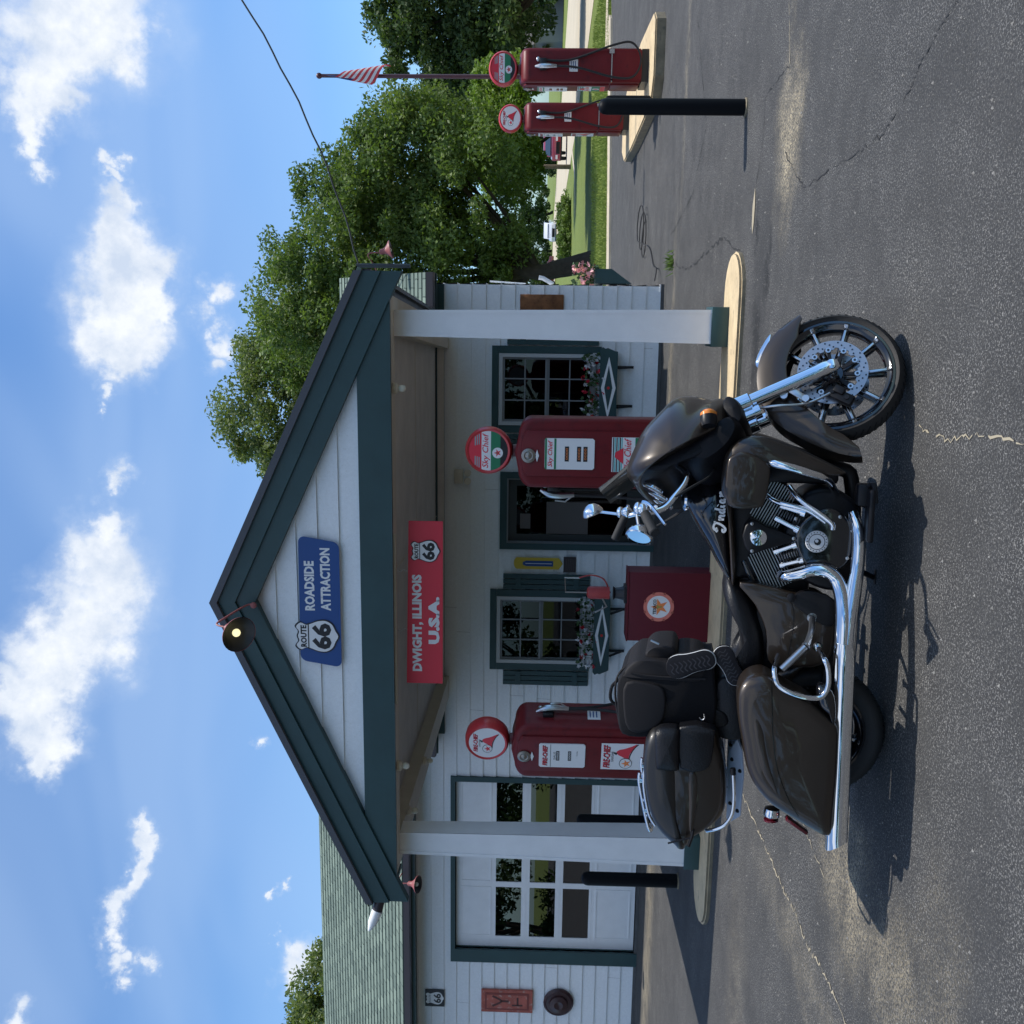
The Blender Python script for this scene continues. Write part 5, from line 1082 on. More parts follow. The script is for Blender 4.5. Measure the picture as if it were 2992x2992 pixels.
# leg shields (lower fairings) with glove box covers
for s in (-1, 1):
    b = MB(); b.solid([(1.12,.79),(1.27,.80),(1.34,.78),(1.385,.73),(1.40,.66),(1.385,.58),(1.35,.48),(1.31,.39),(1.27,.31),(1.245,.28),(1.235,.33),(1.255,.43),(1.27,.52),(1.265,.60),(1.20,.61),(1.12,.62)], s*.30, .075, n=4, k=6, sm=4, c=(1.29,.62)); LS = b.build('leg_shield', brown, BK, ang=60)
    b = MB(); b.solid([(1.10,.775),(1.27,.785),(1.32,.76),(1.33,.70),(1.28,.61),(1.20,.605),(1.12,.62),(1.09,.65)], s*.355, .045, e=.12, k=6, sm=4); b.build('storage_cover', brown, LS, ang=60)
    b = MB(); b.tube([(1.285,s*.375,.605),(1.285,s*.40,.585),(1.272,s*.41,.52),(1.25,s*.40,.44),(1.22,s*.34,.36),(1.15,s*.2,.30),(1.12,s*.1,.28)], [.012,.018,.018,.017,.016,.015,.014], 14, sm=5); b.build('highway_bar', chrome, BK, ang=60)
# frame, radiator area and lower engine mass
b = MB(); b.tube([(1.42,0,.92),(1.38,0,.75),(1.26,0,.30),(1.15,0,.20),(.6,0,.19)], .035, 12, sm=5); b.bx(1.18,1.26,-.13,.13,.28,.62,.02); b.bx(.72,1.2,-.09,.10,.50,.76,.02); b.bx(.60,.80,-.08,.10,.38,.70,.02); b.tube([(1.4,0,.86),(1.1,0,.82),(.6,0,.66),(.3,0,.6)], .04, 12, sm=5); b.bx(.38,.62,-.12,.12,.25,.62,.02); b.bx(-.05,.5,-.06,.06,.45,.62,.02); b.build('frame', satin, BK)
# engine
cs = [(1.14,.43),(1.17,.33),(1.12,.22),(1.02,.175),(.86,.18),(.74,.20),(.70,.29),(.73,.40),(.80,.46),(.93,.52),(1.04,.48)]
b = MB(); b.solid(cs, 0, .19, e=.10, k=6, sm=4); EN = b.build('engine', satin, BK, ang=50)
b = MB(); b.solid([(1.03,.43),(1.08,.32),(1.0,.22),(.84,.225),(.79,.33),(.82,.42),(.93,.47)], -.185, .035, e=.12, k=5, sm=4); b.build('cam_cover', gloss, EN, ang=50)
b = MB(); b.m = 0; b.lathe([(.048,0),(.050,.006),(.047,.010),(.001,.0102)], (.93,-.222,.375), (0,-1,0), 36); b.m = 1; b.lathe([(.036,.0105),(.036,.0112)], (.93,-.222,.375), (0,-1,0), 36); b.m = 0; b.lathe([(.033,.0113),(.033,.0118)], (.93,-.222,.375), (0,-1,0), 30)
b.m = 1; b.disc((.93,.372), .016, -.2345, .0008, 8); b.m = 0; b.disc((.934,.376), .008, -.2355, .0008, 7)
for k in range(20): a = 2*math.pi*k/20; b.m = 1; b.disc((.93+.0425*math.cos(a),.375+.0425*math.sin(a)), .0026, -.2335, .001, 5)
b.build('medallion', [mat('brushed_silver', (.7,.71,.73), .3), signblack], EN, smooth=False)
bolts = MB()
for (x, z) in ((1.0,.66),(.94,.475),(.875,.655),(1.03,.47),(.845,.45),(1.055,.36),(.80,.30),(.86,.24),(.985,.225),(1.045,.28),(.80,.40)): bolts.lathe([(.008,0),(.008,.006),(.004,.008)], (x,-.222,z), (0,-1,0), 8)
bolts.build('bolts', steel, EN)
def cyl_(x0, z0, ang, n_, ftop, lbl):
    # cylinder axis leans by ang from vertical; fins are plates across it
    ax = Vector((math.sin(ang),0,math.cos(ang))); sx = Vector((math.cos(ang),0,-math.sin(ang))); o = Vector((x0,0,z0))
    M3 = Matrix((sx, Vector((0,1,0)), ax)).transposed()
    b = MB(); b.m = 0; b.tube([o, o+ax*.30], .06, 16)
    for k in range(n_):
        q = .100+k*.0125; w_ = .215 if k < n_-3 else .215-.015*(k-n_+4); b.m = 0; b.obox(o+ax*q, M3, w_, .235, .004, 0); b.m = 1; b.obox(o+ax*q+Vector((0,-.1185,0)), M3, w_-.004, .0025, .0042)
    b.m = 0; b.obox(o+ax*(.105+n_*.0125+.012), M3, .15, .19, .03, .01)
    C_ = b.build('cylinder', [gloss, finm], EN)
    rods = [((1.082,.530),(1.054,.432)),((1.023,.553),(.978,.457))] if lbl == 'front' else [((.871,.551),(.911,.463)),((.810,.522),(.841,.430))]
    for (tx, tz), (qx, qz) in rods:
        b = MB(); p = Vector((qx,-.212,qz)); q = Vector((tx,-.190,tz)); d_ = (q-p).normalized(); b.tube([p-d_*.004, p+d_*.016], .0195, 12); b.tube([p+d_*.01, q], .0125, 12); b.tube([q-d_*.02, q+d_*.004], .0145, 12); b.build('pushrod_tube', chrome, C_)
    b = MB(); p = (Vector((rods[0][1][0],-.205,rods[0][1][1]))+Vector((rods[1][1][0],-.205,rods[1][1][1])))/2; q = (Vector((rods[0][0][0],-.185,rods[0][0][1]))+Vector((rods[1][0][0],-.185,rods[1][0][1])))/2; d_ = (q-p).normalized()
    for k in range(8): b.lathe([(.017,-.0022),(.020,0),(.017,.0022)], p+d_*(.008+k*.0115), d_, 14)
    b.build('centre_spring', alu, C_)
cyl_(1.00,.415, R(27), 12, 0, 'front'); cyl_(.865,.415, R(-27), 12, 0, 'rear')
# triangular air box cover between the cylinders with its round chrome boss
b = MB(); b.solid([(1.02,.665),(.94,.70),(.86,.665),(.875,.61),(.925,.47),(.945,.47),(.99,.60)], -.165, .045, e=.10, k=5, sm=2); AC = b.build('air_box', satin, EN, ang=50)
b = MB(); b.lathe([(.038,0),(.040,.006),(.036,.014),(.001,.018)], (.936,-.205,.628), (0,-1,0), 32); b.strip([(.915,.628),(.93,.636),(.942,.62),(.957,.628)], .002, -.2245); b.build('chrome_boss', chrome, AC)
b = MB(); b.tube([(1.17,-.17,.50),(1.12,-.215,.46),(1.05,-.235,.36),(1.015,-.24,.315),(.99,-.235,.31)], .0125, 12, sm=5); b.tube([(1.13,-.15,.60),(1.10,-.2,.55),(1.07,-.22,.42),(1.02,-.22,.34)], .0125, 12, sm=5); b.build('front_header', chrome, BK, ang=60)
# exhaust
b = MB(); b.tube([(.76,-.16,.515),(.765,-.22,.50),(.785,-.245,.44),(.805,-.25,.38),(.80,-.255,.325),(.765,-.26,.285),(.70,-.28,.262),(.60,-.31,.252),(.45,-.33,.252)], [.024,.027,.03,.032,.033,.034,.035,.038,.04], 18, sm=6); b.build('rear_header', chrome, BK, ang=60)
b = MB(); b.tube([(1.06,-.20,.225),(1.0,-.235,.205),(.93,-.25,.198),(.84,-.26,.20),(.74,-.28,.212),(.60,-.31,.228),(.45,-.33,.238)], [.026,.028,.029,.03,.033,.036,.04], 18, sm=6); b.build('front_pipe', chrome, BK, ang=60)
b = MB(); P8 = []; 
for k in range(14):
    a = 2*math.pi*k/14; P8.append((.043*math.copysign(abs(math.cos(a))**.7, math.cos(a)), .047*math.copysign(abs(math.sin(a))**.7, math.sin(a))))
vs = []; xs_ = [.50,.46,.40,.2,0,-.2,-.40,-.425,-.425,-.40]; sc8 = [.82,.92,1,1,1,1,1,1.0,.88,.86]
for x, q in zip(xs_, sc8):
    for (py_, pz_) in P8: vs.append((x + (-.028 if x < -.41 else 0)*(pz_/.047), -.335+py_*q, .248-.012*(.5-x)+pz_*q))
fs = [(i*14+k, i*14+(k+1)%14, (i+1)*14+(k+1)%14, (i+1)*14+k) for i in range(len(xs_)-1) for k in range(14)]+[tuple(range(14)), tuple((len(xs_)-1)*14+k for k in range(14))]
b.add(vs, fs); b.build('muffler', [chrome], BK, ang=30)
b = MB(); b.v = [Vector((v_[0], -v_[1], v_[2])) for v_ in vs]; b.f = [list(f) for f in fs]; b.mi = [0]*len(fs); b.build('muffler', [chrome], BK, ang=30)
# seat
b = MB(); b.solid([(.74,.755),(.67,.775),(.60,.755),(.53,.712),(.45,.688),(.37,.675),(.31,.69),(.27,.74),(.24,.76),(.20,.70),(.22,.62),(.33,.57),(.46,.575),(.54,.60),(.63,.64),(.70,.69)], 0, .185, n=3.2, k=8, sm=4, c=(.45,.66)); SE = b.build('rider_seat', leather, BK, ang=60)
b = MB(); b.solid([(.27,.76),(.20,.80),(.05,.79),(-.03,.77),(-.03,.66),(.10,.62),(.26,.64)], 0, .18, e=.12, k=6, sm=4); b.build('passenger_seat', leather, BK, ang=60)
# side panels
b = MB(); b.solid([(.72,.70),(.62,.63),(.50,.575),(.36,.56),(.33,.48),(.36,.30),(.52,.27),(.64,.30),(.68,.44)], -.13, .045, e=.08, k=5, sm=3); b.build('side_panel', brown, BK, ang=50)
b = MB(); b.solid([(.72,.70),(.62,.63),(.50,.575),(.36,.56),(.33,.48),(.36,.30),(.52,.27),(.64,.30),(.68,.44)], .13, .045, e=.08, k=5, sm=3); b.build('side_panel', brown, BK, ang=50)
b = MB(); b.solid([(.655,.47),(.70,.40),(.66,.28),(.55,.275),(.545,.33),(.60,.42)], -.175, .02, e=.1, k=4, sm=3); b.lathe([(.02,0),(.02,.012),(.012,.016)], (.665,-.195,.47), (0,-1,0), 16); b.build('heel_guard', satin, BK, ang=50)
b = MB(); b.strip([(.655,.48),(.60,.455),(.50,.455),(.39,.47)], .004, -.1785); b.build('panel_seam', satin, BK)
# passenger foot peg bar and saddlebag guards
b = MB(); b.lathe([(.022,0),(.022,.01)], (.575,-.185,.375), (0,-1,0), 16); b.tube([(.575,-.20,.375),(.53,-.28,.385),(.48,-.34,.41)], .014, 10, sm=3); b.tube([(.48,-.34,.41),(.475,-.345,.415)], .02, 12); b.tube([(.475,-.345,.415),(.375,-.385,.515)], .0165, 12); b.build('passenger_peg', alu, BK)
for s in (-1, 1):
    b = MB(); b.tube([(.40,s*.24,.52),(.385,s*.38,.545),(.35,s*.415,.545),(.315,s*.43,.53),(.29,s*.44,.48),(.272,s*.44,.40),(.28,s*.435,.345),(.33,s*.43,.322),(.40,s*.42,.325),(.44,s*.40,.34),(.455,s*.24,.35)], .0125, 12, sm=5); b.lathe([(.022,0),(.018,.012)], (.455,s*.25,.35), (0,s,0), 14); b.build('bag_guard', chrome, BK, ang=60)
    sb = [(.36,.60),(.345,.65),(.31,.685),(.25,.702),(.15,.695),(.05,.675),(-.07,.650),(-.15,.612),(-.22,.552),(-.26,.495),(-.30,.42),(-.335,.355),(-.36,.30),(-.345,.272),(-.25,.268),(-.1,.262),(.05,.262),(.14,.27),(.20,.325),(.26,.40),(.31,.50),(.345,.56)]
    b = MB(); b.solid(sb, s*.33, .125, n=7, k=8, sm=3, c=(.02,.46)); SB = b.build('saddlebag', brown, BK, ang=60)
    b = MB(); b.solid([(.20,.628),(.14,.640),(.03,.618),(-.09,.580),(-.17,.530),(-.20,.50),(-.10,.535),(.03,.570),(.14,.592)], s*.445, .012, n=2.5, k=4, sm=3); b.build('lid_contour', brown, SB, ang=60)
    b = MB(); b.strip([(.345,.56),(.25,.555),(.10,.545),(-.05,.52),(-.18,.47),(-.262,.42)], .0035, s*.4562, .001); b.build('lid_seam', gloss, SB, smooth=False)
    b = MB(); b.solid([(.24,.36),(.19,.31),(.13,.285),(.22,.28),(.30,.30),(.33,.36)], s*.39, .05, n=3, k=4, sm=3); b.build('bag_mount', gloss, SB, ang=60)
    b = MB(); b.lathe([(.034,0),(.038,.02),(.036,.035),(.02,.05)], (-.30,s*.30,.52), (-1,0,.05), 20); TS = b.build('rear_signal', chrome, BK)
    b = MB(); b.lathe([(.033,.001),(.033,-.006)], (-.352,s*.30,.523), (1,0,.05), 20); b.m = 0; b.build('lens', redlens, TS)
    b = MB(); b.beam((-.325,s*.33,.46),(-.385,s*.33,.365),.05,.016,(0,0,1),.004); b.build('reflector', redlens, BK)
# rear fender and plate
fender(MB, Vector((0,0,.312)), 15, 195, .345, .11, .09, 'rear_fender', brown)
b = MB(); b.lathe([(.04,0),(.05,.02),(.04,.04)], (-.22,0,.53), (-1,0,.2), 20); b.build('tail_light', redlens, BK)
# bracket plates (sky reflection painted pale blue) and the guard rail under the trunk
for s in (-1, 1):
    b = MB(); b.m = 0; b.prism([(-.05,-.01),(-.13,.035),(-.46,.035),(-.48,.02),(-.42,-.045),(-.21,-.055),(-.10,-.04)], -.003, .003)
    b.m = 1
    for (x, z) in ((-.16,.015),(-.20,-.035),(-.38,.015),(-.40,-.03)): b.lathe([(.010,0),(.007,.006)], (x,-.003,z), (0,-1,0), 10)
    b.v = [Vector((v_.x, s*.10+v_.y*.6+v_.z*.8, .685+v_.z*.75-v_.y*.8)) for v_ in b.v]
    b.build('trunk_bracket', [mat('plate_sky_reflection', (.62,.69,.80), .3), satin], BK, smooth=False)
b = MB(); b.m = 1; b.cyl((-.125,-.30,.703),(-.155,-.30,.700),.013,n=10); b.m = 0; b.tube([(-.15,-.30,.700),(-.27,-.30,.692),(-.35,-.30,.700),(-.41,-.29,.735),(-.455,-.25,.795),(-.47,-.18,.81),(-.47,.18,.81),(-.455,.25,.795),(-.41,.29,.735),(-.35,.30,.70),(-.27,.30,.692),(-.15,.30,.70)], .009, 10, sm=5); b.build('trunk_rail', [chrome, satin], BK, ang=60)
# top trunk
tr = [(.03,.96),(.03,.80),(-.02,.765),(-.12,.735),(-.25,.722),(-.36,.728),(-.42,.765),(-.47,.82),(-.52,.885),(-.555,.90),(-.55,.945),(-.50,1.00),(-.42,1.055),(-.30,1.085),(-.15,1.10),(-.02,1.09),(.02,1.05)]
b = MB(); b.solid(tr, 0, .285, n=9, k=10, sm=3, c=(-.22,.91)); TR = b.build('top_trunk', brown, BK, ang=60)
b = MB(); b.solid([(.02,.985),(.03,1.06),(-.02,1.10),(-.15,1.115),(-.30,1.10),(-.42,1.068),(-.50,1.015),(-.555,.95),(-.575,.93),(-.565,.905),(-.50,.925),(-.40,.945),(-.2,.955)], 0, .296, n=8, k=10, sm=3, c=(-.24,1.01)); b.build('trunk_lid', mat('lid_dark', (.012,.011,.011), .4, coat=.25), TR, ang=60)
for s in (-1, 1):
    b = MB(); b.solid([(.045,1.03),(.05,.98),(.04,.95),(-.02,.945),(-.13,.945),(-.165,.955),(-.165,1.03),(-.15,1.055),(.0,1.065),(.03,1.055)], s*.27, .065, n=3, k=6, sm=3); b.solid([(.05,.95),(.05,.80),(.02,.79),(-.10,.80),(-.15,.83),(-.15,.94)], s*.25, .05, e=.1, k=4, sm=2); b.build('arm_rest', leather, TR, ang=60)
b = MB(); b.solid([(.10,1.10),(.12,.85),(.10,.74),(.04,.72),(.02,.80),(.02,1.05),(.05,1.12)], 0, .19, e=.12, k=6, sm=3); b.build('backrest', leather, TR, ang=60)
b = MB(); b.solid([(-.17,.90),(-.30,.895),(-.44,.89),(-.46,.875),(-.30,.86),(-.18,.865)], -.283, .008, n=3, k=4, sm=3); b.build('trunk_contour', brown, TR, ang=60)
# luggage rack
b = MB()
for y in (-.15,.15): b.tube([(-.16,y,1.08),(-.20,y,1.105),(-.30,y,1.112),(-.44,y,1.085),(-.50,y,1.05)], .008, 10, sm=4)
for x, z in ((-.21,1.108),(-.30,1.112),(-.40,1.095),(-.48,1.06)): b.tube([(x,-.15,z),(x,.15,z)], .007, 8)
b.tube([(-.26,-.10,1.135),(-.32,-.10,1.135),(-.50,-.10,1.095),(-.56,-.08,1.075),(-.56,.08,1.075),(-.50,.10,1.095),(-.32,.10,1.135),(-.26,.10,1.135)], .009, 10, sm=4)
for x, y, z in ((-.3,-.1,1.115),(-.3,.1,1.115),(-.45,-.1,1.09),(-.45,.1,1.09)): b.cyl((x,y,z-.02),(x,y,z+.02),.012,n=8)
b.build('luggage_rack', chrome, BK, ang=60)
b = MB(); b.tube([(-.44,-.27,.87),(-.47,-.30,.875),(-.52,-.30,.89)], .008, 8); b.tube([(-.475,-.30,.875),(-.515,-.30,.985)], .0045, 8); b.build('antenna', satin, BK)
# floorboards, kick stand, lower bits
for s in (-1, 1):
    b = MB(); b.bx(.95,1.18,s*.30-.055,s*.30+.055,.155,.18,.008); b.tube([(1.1,s*.3,.16),(1.1,s*.1,.2)], .012, 8); b.build('floorboard', satin, BK)
b = MB(); b.tube([(.78,.12,.2),(.72,.20,.08),(.70,.25,.045)], .014, 10); b.bx(.67,.74,.22,.29,.028,.04); b.build('side_stand', satin, BK)
b = MB(); b.tube([(1.16,-.24,.2),(1.20,-.3,.16),(1.12,-.33,.15)], .01, 8, sm=4); b.bx(1.1,1.2,-.28,-.2,.14,.22,.015); b.build('brake_pedal', satin, BK)
b = MB(); b.lathe([(.06,-.09),(.08,-.085),(.08,-.075),(.05,-.07)], (0,0,.312), (0,1,0), 24); b.bx(.0,.5,.09,.13,.28,.34,.01); b.build('rear_hub', satin, BK)
b = MB(); b.beam((.02,-.12,.31),(.5,-.12,.26),.03,.05,(0,0,1),.008); b.build('swing_arm', satin, BK)

# ---------------------------------------------------------------- luggage on the passenger seat (leans with the motorcycle but is not part of it)
def onbike(name, label, cat, group=None):
    T = thing(name, label, cat, BK.location.copy(), group, BR.to_euler(), local=True); return T
nylon = mat('black_nylon', (.009,.009,.011), .75, spec=.2, bump=.35, bscale=350); nylon2 = mat('grey_black_nylon', (.016,.0145,.016), .65, spec=.25, bump=.2, bscale=300)
T = onbike('travel_bag', 'black nylon travel bag standing on the passenger seat against the trunk', 'bag')
b = MB(); b.solid([(.33,1.15),(.30,1.20),(.235,1.243),(.15,1.250),(.03,1.240),(-.035,1.22),(-.045,1.14),(-.03,1.05),(.0,.95),(.0,.79),(.30,.80),(.33,.83),(.337,.95),(.337,1.08)], 0, .22, e=.055, k=7, sm=2); b.build('bag_body', nylon, T, ang=60)
b = MB(); b.solid([(.338,1.12),(.315,1.185),(.262,1.225),(.245,1.20),(.245,.90),(.262,.85),(.325,.86)], 0, .2235, e=.08, k=6, sm=3); b.build('gusset', nylon2, T, ang=60)
b = MB(); b.solid([(.325,1.10),(.35,1.125),(.385,1.09),(.395,1.02),(.385,.985),(.33,.98)], 0, .17, e=.12, k=5, sm=3); b.solid([(.32,.97),(.36,.965),(.355,.87),(.31,.85)], 0, .17, e=.1, k=5, sm=3); b.build('front_pocket', nylon2, T, ang=60)
b = MB(); b.solid([(.225,1.205),(.10,1.215),(.0,1.19),(-.01,1.12),(.04,1.04),(.12,1.02),(.20,1.03),(.225,1.08)], -.215, .022, e=.1, k=4, sm=3); b.build('side_pocket', nylon2, T, ang=60)
b = MB(); b.tube([(.27,-.223,1.185),(.262,-.226,1.10),(.262,-.226,.95),(.265,-.226,.84)], .006, 6, sm=4); b.tube([(.31,-.16,1.18),(.25,-.18,1.245),(.15,-.18,1.26),(.0,-.17,1.235)], .006, 6, sm=4); b.build('piping', nylon2, T)
b = MB(); b.tube([(.19,-.05,1.245),(.15,-.05,1.285),(.08,-.05,1.29),(.04,-.05,1.24)], .008, 8, sm=5); b.build('strap', nylon, T)
b = MB(); b.tube([(.42,-.17,1.10),(.405,-.175,1.06)], .006, 8); b.build('zip_pull', alu, T)
b = MB(); b.tube([(.085,-.242,.862),(.075,-.245,.850),(.085,-.248,.838),(.105,-.248,.842)], .0025, 6, sm=4); b.build('hook', alu, T)
def shoe(x0, z0, ang, s, y, label, tm):
    sd_ = -1 if tm else 1
    T = onbike('shoe', label, 'shoe', 'pair of sneakers strapped beside the travel bag')
    ca, sa = math.cos(ang), math.sin(ang); O = [(0,.0),(.04,.012),(.062,.05),(.062,.11),(.064,.16),(.072,.21),(.058,.26),(0,.285),(-.054,.265),(-.066,.21),(-.054,.15),(-.05,.10),(-.054,.05),(-.036,.012)]
    tr_ = lambda a, c: (x0+(a*ca-c*sa)*s, z0+(a*sa+c*ca)*s)
    P = [tr_(a, c-.14) for a, c in O]
    b = MB(); b.solid(P, y+.004, .011, n=4, k=3, sm=3); b.build('midsole', signwhite if tm else white, T, ang=50)
    b = MB(); b.solid([tr_(a*.97-.003*sd_, (c-.14)*.985+.004) for a, c in O], y-.009, .006, n=4, k=3, sm=3)
    b.m = 1
    for k in range(9):
        c = -.10+k*.026; b.strip([tr_(-.03,c), tr_(-.01,c+.012), tr_(.01,c-.004), tr_(.034,c+.01)], .007*s, y-.0175)
    b.build('outsole', [mat('sole_rubber', (.010,.009,.012), .5, spec=.3), mat('sole_tread', (.03,.028,.036), .5)], T, ang=50)
    b = MB(); b.solid([tr_(a*.9, (c-.14)*.95) for a, c in O], y+.045, .045, n=2.5, k=5, sm=3); b.build('upper', nylon, T, ang=60)
shoe(.335, .905, R(18), .82, -.235, 'upper black sneaker seen sole-on beside the travel bag', True)
shoe(.325, .735, R(-62), .70, -.195, 'lower black sneaker seen sole-on, lying on the back of the rider seat', True)
# ================================================================ trees
def leaf_mat(name, c1, c2):
    M = bpy.data.materials.new(name); M.use_nodes = True; t = M.node_tree; b = t.nodes['Principled BSDF']; L = t.links.new
    co = t.nodes.new('ShaderNodeTexCoord'); n = t.nodes.new('ShaderNodeTexNoise'); n.inputs['Scale'].default_value = .8; n.inputs['Detail'].default_value = 8; n.inputs['Roughness'].default_value = .75; L(co.outputs['Object'], n.inputs['Vector'])
    r_ = t.nodes.new('ShaderNodeMapRange'); L(n.outputs['Fac'], r_.inputs['Value']); r_.inputs['From Min'].default_value = .35; r_.inputs['From Max'].default_value = .65
    mx = t.nodes.new('ShaderNodeMixRGB'); L(r_.outputs[0], mx.inputs['Fac']); mx.inputs['Color1'].default_value = (*c1,1); mx.inputs['Color2'].default_value = (*c2,1)
    L(mx.outputs[0], b.inputs['Base Color']); b.inputs['Roughness'].default_value = .55; b.inputs['Specular IOR Level'].default_value = .3
    tl = t.nodes.new('ShaderNodeBsdfTranslucent'); g = t.nodes.new('ShaderNodeMixRGB'); g.blend_type = 'MULTIPLY'; g.inputs['Fac'].default_value = 1; L(mx.outputs[0], g.inputs['Color1']); g.inputs['Color2'].default_value = (1.3,1.5,.6,1); L(g.outputs[0], tl.inputs[0])
    ms = t.nodes.new('ShaderNodeMixShader'); ms.inputs[0].default_value = .3; L(b.outputs[0], ms.inputs[1]); L(tl.outputs[0], ms.inputs[2]); L(ms.outputs[0], t.nodes['Material Output'].inputs[0]); return M
bark = mat('bark', (.055,.042,.032), .9, var=.3, vscale=5, bump=.8, bscale=12)
lf_mid = leaf_mat('leaves_mid', (.068,.115,.032), (.205,.27,.08)); lf_dark = leaf_mat('leaves_dark', (.045,.08,.032), (.115,.165,.058)); lf_light = leaf_mat('leaves_light', (.10,.17,.03), (.22,.31,.06)); lf_blue = leaf_mat('leaves_bluish', (.095,.13,.05), (.23,.27,.105)); lf_back = leaf_mat('leaves_far', (.03,.06,.02), (.07,.12,.035))
def leaves(name, lobes, n_leaf, size, m_, parent, seed, clumps=60, crad=.9, off=(0,0,0), droop=.0):
    g = np.random.default_rng(seed); vol = np.array([l[3]*l[4]*l[5] for l in lobes])**(2/3); pr = vol/vol.sum(); P = []
    per = max(6, n_leaf//clumps)
    for i in range(clumps):
        l = lobes[g.choice(len(lobes), p=pr)]; d = g.normal(size=3); d /= np.linalg.norm(d); d[2] = abs(d[2])*(1 if g.random() < .68 else -1)
        rad = (.55+.47*g.random()**.55)*(1+.10*math.sin(d[0]*5+i)+.08*math.sin(d[2]*7+seed)); c = np.array(l[:3])+d*np.array(l[3:6])*rad
        cr = crad*g.uniform(.55,1.3); q = g.normal(size=(per,3)); q /= np.linalg.norm(q,axis=1)[:,None]; q *= (cr*g.random(per)**.45)[:,None]; q[:,2] *= .62; q[:,2] -= droop*(q[:,0]**2+q[:,1]**2)
        P.append(c+q)
    P = np.concatenate(P); n_ = len(P); a = g.normal(size=(n_,3)); a[:,2] += .6; a /= np.linalg.norm(a,axis=1)[:,None]; h = g.normal(size=(n_,3)); e1 = np.cross(a,h); e1 /= np.linalg.norm(e1,axis=1)[:,None]; e2 = np.cross(a,e1)
    s_ = (size*g.uniform(.55,1.25,n_))[:,None]; V = np.stack([P-e1*s_*.95, P-e2*s_*.5+e1*s_*.1, P+e1*s_, P+e2*s_*.5+e1*s_*.05], 1).reshape(-1,3)-np.array(off)
    me = bpy.data.meshes.new(name); me.vertices.add(4*n_); me.vertices.foreach_set('co', V.astype('f').ravel()); me.loops.add(4*n_); me.loops.foreach_set('vertex_index', np.arange(4*n_, dtype='i')); me.polygons.add(n_); me.polygons.foreach_set('loop_start', np.arange(0,4*n_,4,dtype='i')); me.update(calc_edges=True); me.materials.append(m_)
    o = bpy.data.objects.new(name, me); sc.collection.objects.link(o); o.parent = parent; o['_o'] = tuple(off); return o
def tree(label, base, lobes, trunk_r, n_leaf, size, m_, seed, clumps=80, crad=.9, lean=(0,0), group=None, droop=0, fork=.35):
    T = thing('tree', label, 'tree', base, group); bx_, by_, bz_ = base; r_ = random.Random(seed); b = MB(); top = np.mean([l[:3] for l in lobes], axis=0); tp = Vector(top)
    B0 = Vector(base); F_ = B0.lerp(tp, fork)+Vector((lean[0],lean[1],0)); b.tube([B0+Vector((0,0,-.2)), B0+Vector((0,0,.15)), B0.lerp(F_,.5)+Vector((r_.uniform(-.2,.2)*trunk_r*2,0,0)), F_, tp], [trunk_r*1.6,trunk_r*1.15,trunk_r,trunk_r*.85,trunk_r*.25], 10, sm=4)
    for l in lobes:
        c = Vector(l[:3])
        for k in range(3):
            e = c+Vector((r_.uniform(-.5,.5)*l[3], r_.uniform(-.2,.7)*l[4], r_.uniform(-.1,.5)*l[5])); s0 = B0.lerp(F_, r_.uniform(.75,1.0)); b.tube([s0, s0.lerp(e,.45)+Vector((0,0,-.08*l[5])), e], [trunk_r*.5,trunk_r*.3,trunk_r*.06], 7, sm=4)
    b.build('trunk', bark, T); leaves('crown', lobes, n_leaf, size, m_, T, seed, clumps, crad, base, droop); return T
tree('big leafy shade tree rising behind the right half of the station roof', (1.75,36.6,0), [(.2,37.5,9.4,3.0,3.4,2.8),(2.6,37,7.9,3.0,3.2,2.9),(4.8,37,6.9,2.4,3,2.6),(6.1,37,5.6,1.7,2.4,2.2),(.5,36.5,6.2,3.8,3.6,2.8),(4.0,36,4.3,3.2,3,2.0),(-2.0,37,5.2,3.2,3,2.8)], .33, 170000, .088, lf_mid, 3, 620, .8, (-.5,0))
tree('taller olive-green tree behind the gable, its crown highest against the sky', (-5.0,40,0), [(-4.3,40,11.6,2.7,3,3.2),(-6.0,40,10.4,1.9,3,3.0),(-2.2,40,11.2,2.3,3,2.8),(-.6,40,10.0,1.9,3,2.6),(-4.4,40,8.0,3.8,3.6,3.2)], .3, 85000, .1, lf_blue, 7, 360, .8)
tree('yellow-green young tree standing behind the outer gas pumps', (7.2,41,0), [(7.0,41,3.9,1.7,2,1.2),(8.1,41,3.4,1.5,2,1.2),(6.0,41,3.2,1.5,2,1.2),(7.1,41,2.5,2.3,2.2,.9)], .12, 30000, .10, lf_light, 12, 170, .55)
tree('dark heavy tree at the right edge of the photo beyond the pumps', (16.2,52,0), [(16.0,52,8.0,3.2,4,2.6),(13.2,52,7.4,2.4,3.2,2.5),(20.0,52,9.0,4,4,3.6),(15.0,52,4.4,3.8,4,2.6),(19.5,51,4.8,4,4,3.2),(14.5,51,3.2,3,3,1.4),(11.9,52.5,5.4,1.8,3,2.2)], .42, 90000, .14, lf_dark, 21, 480, .95, (0,0))
tree('thin-leaved tree between the dark tree and the shade tree', (10.6,58,0), [(10.6,58,6.4,2.4,3,1.9),(9.0,58,5.6,2.0,3,1.9),(12.4,58,5.6,2.4,3,2.0),(10.6,58,3.9,3.0,3,1.5)], .22, 30000, .13, lf_mid, 23, 190, .8)
tree('ragged tree top showing above the green garage roof at the far left', (-25.0,31.5,0), [(-24.6,31.5,8.9,1.5,2,1.5),(-23.2,31.5,8.0,1.2,2,1.2),(-26.8,31.5,9.3,1.8,2,1.8),(-25,31.5,6.4,3.2,3,1.8)], .25, 36000, .10, lf_blue, 31, 200, .6)
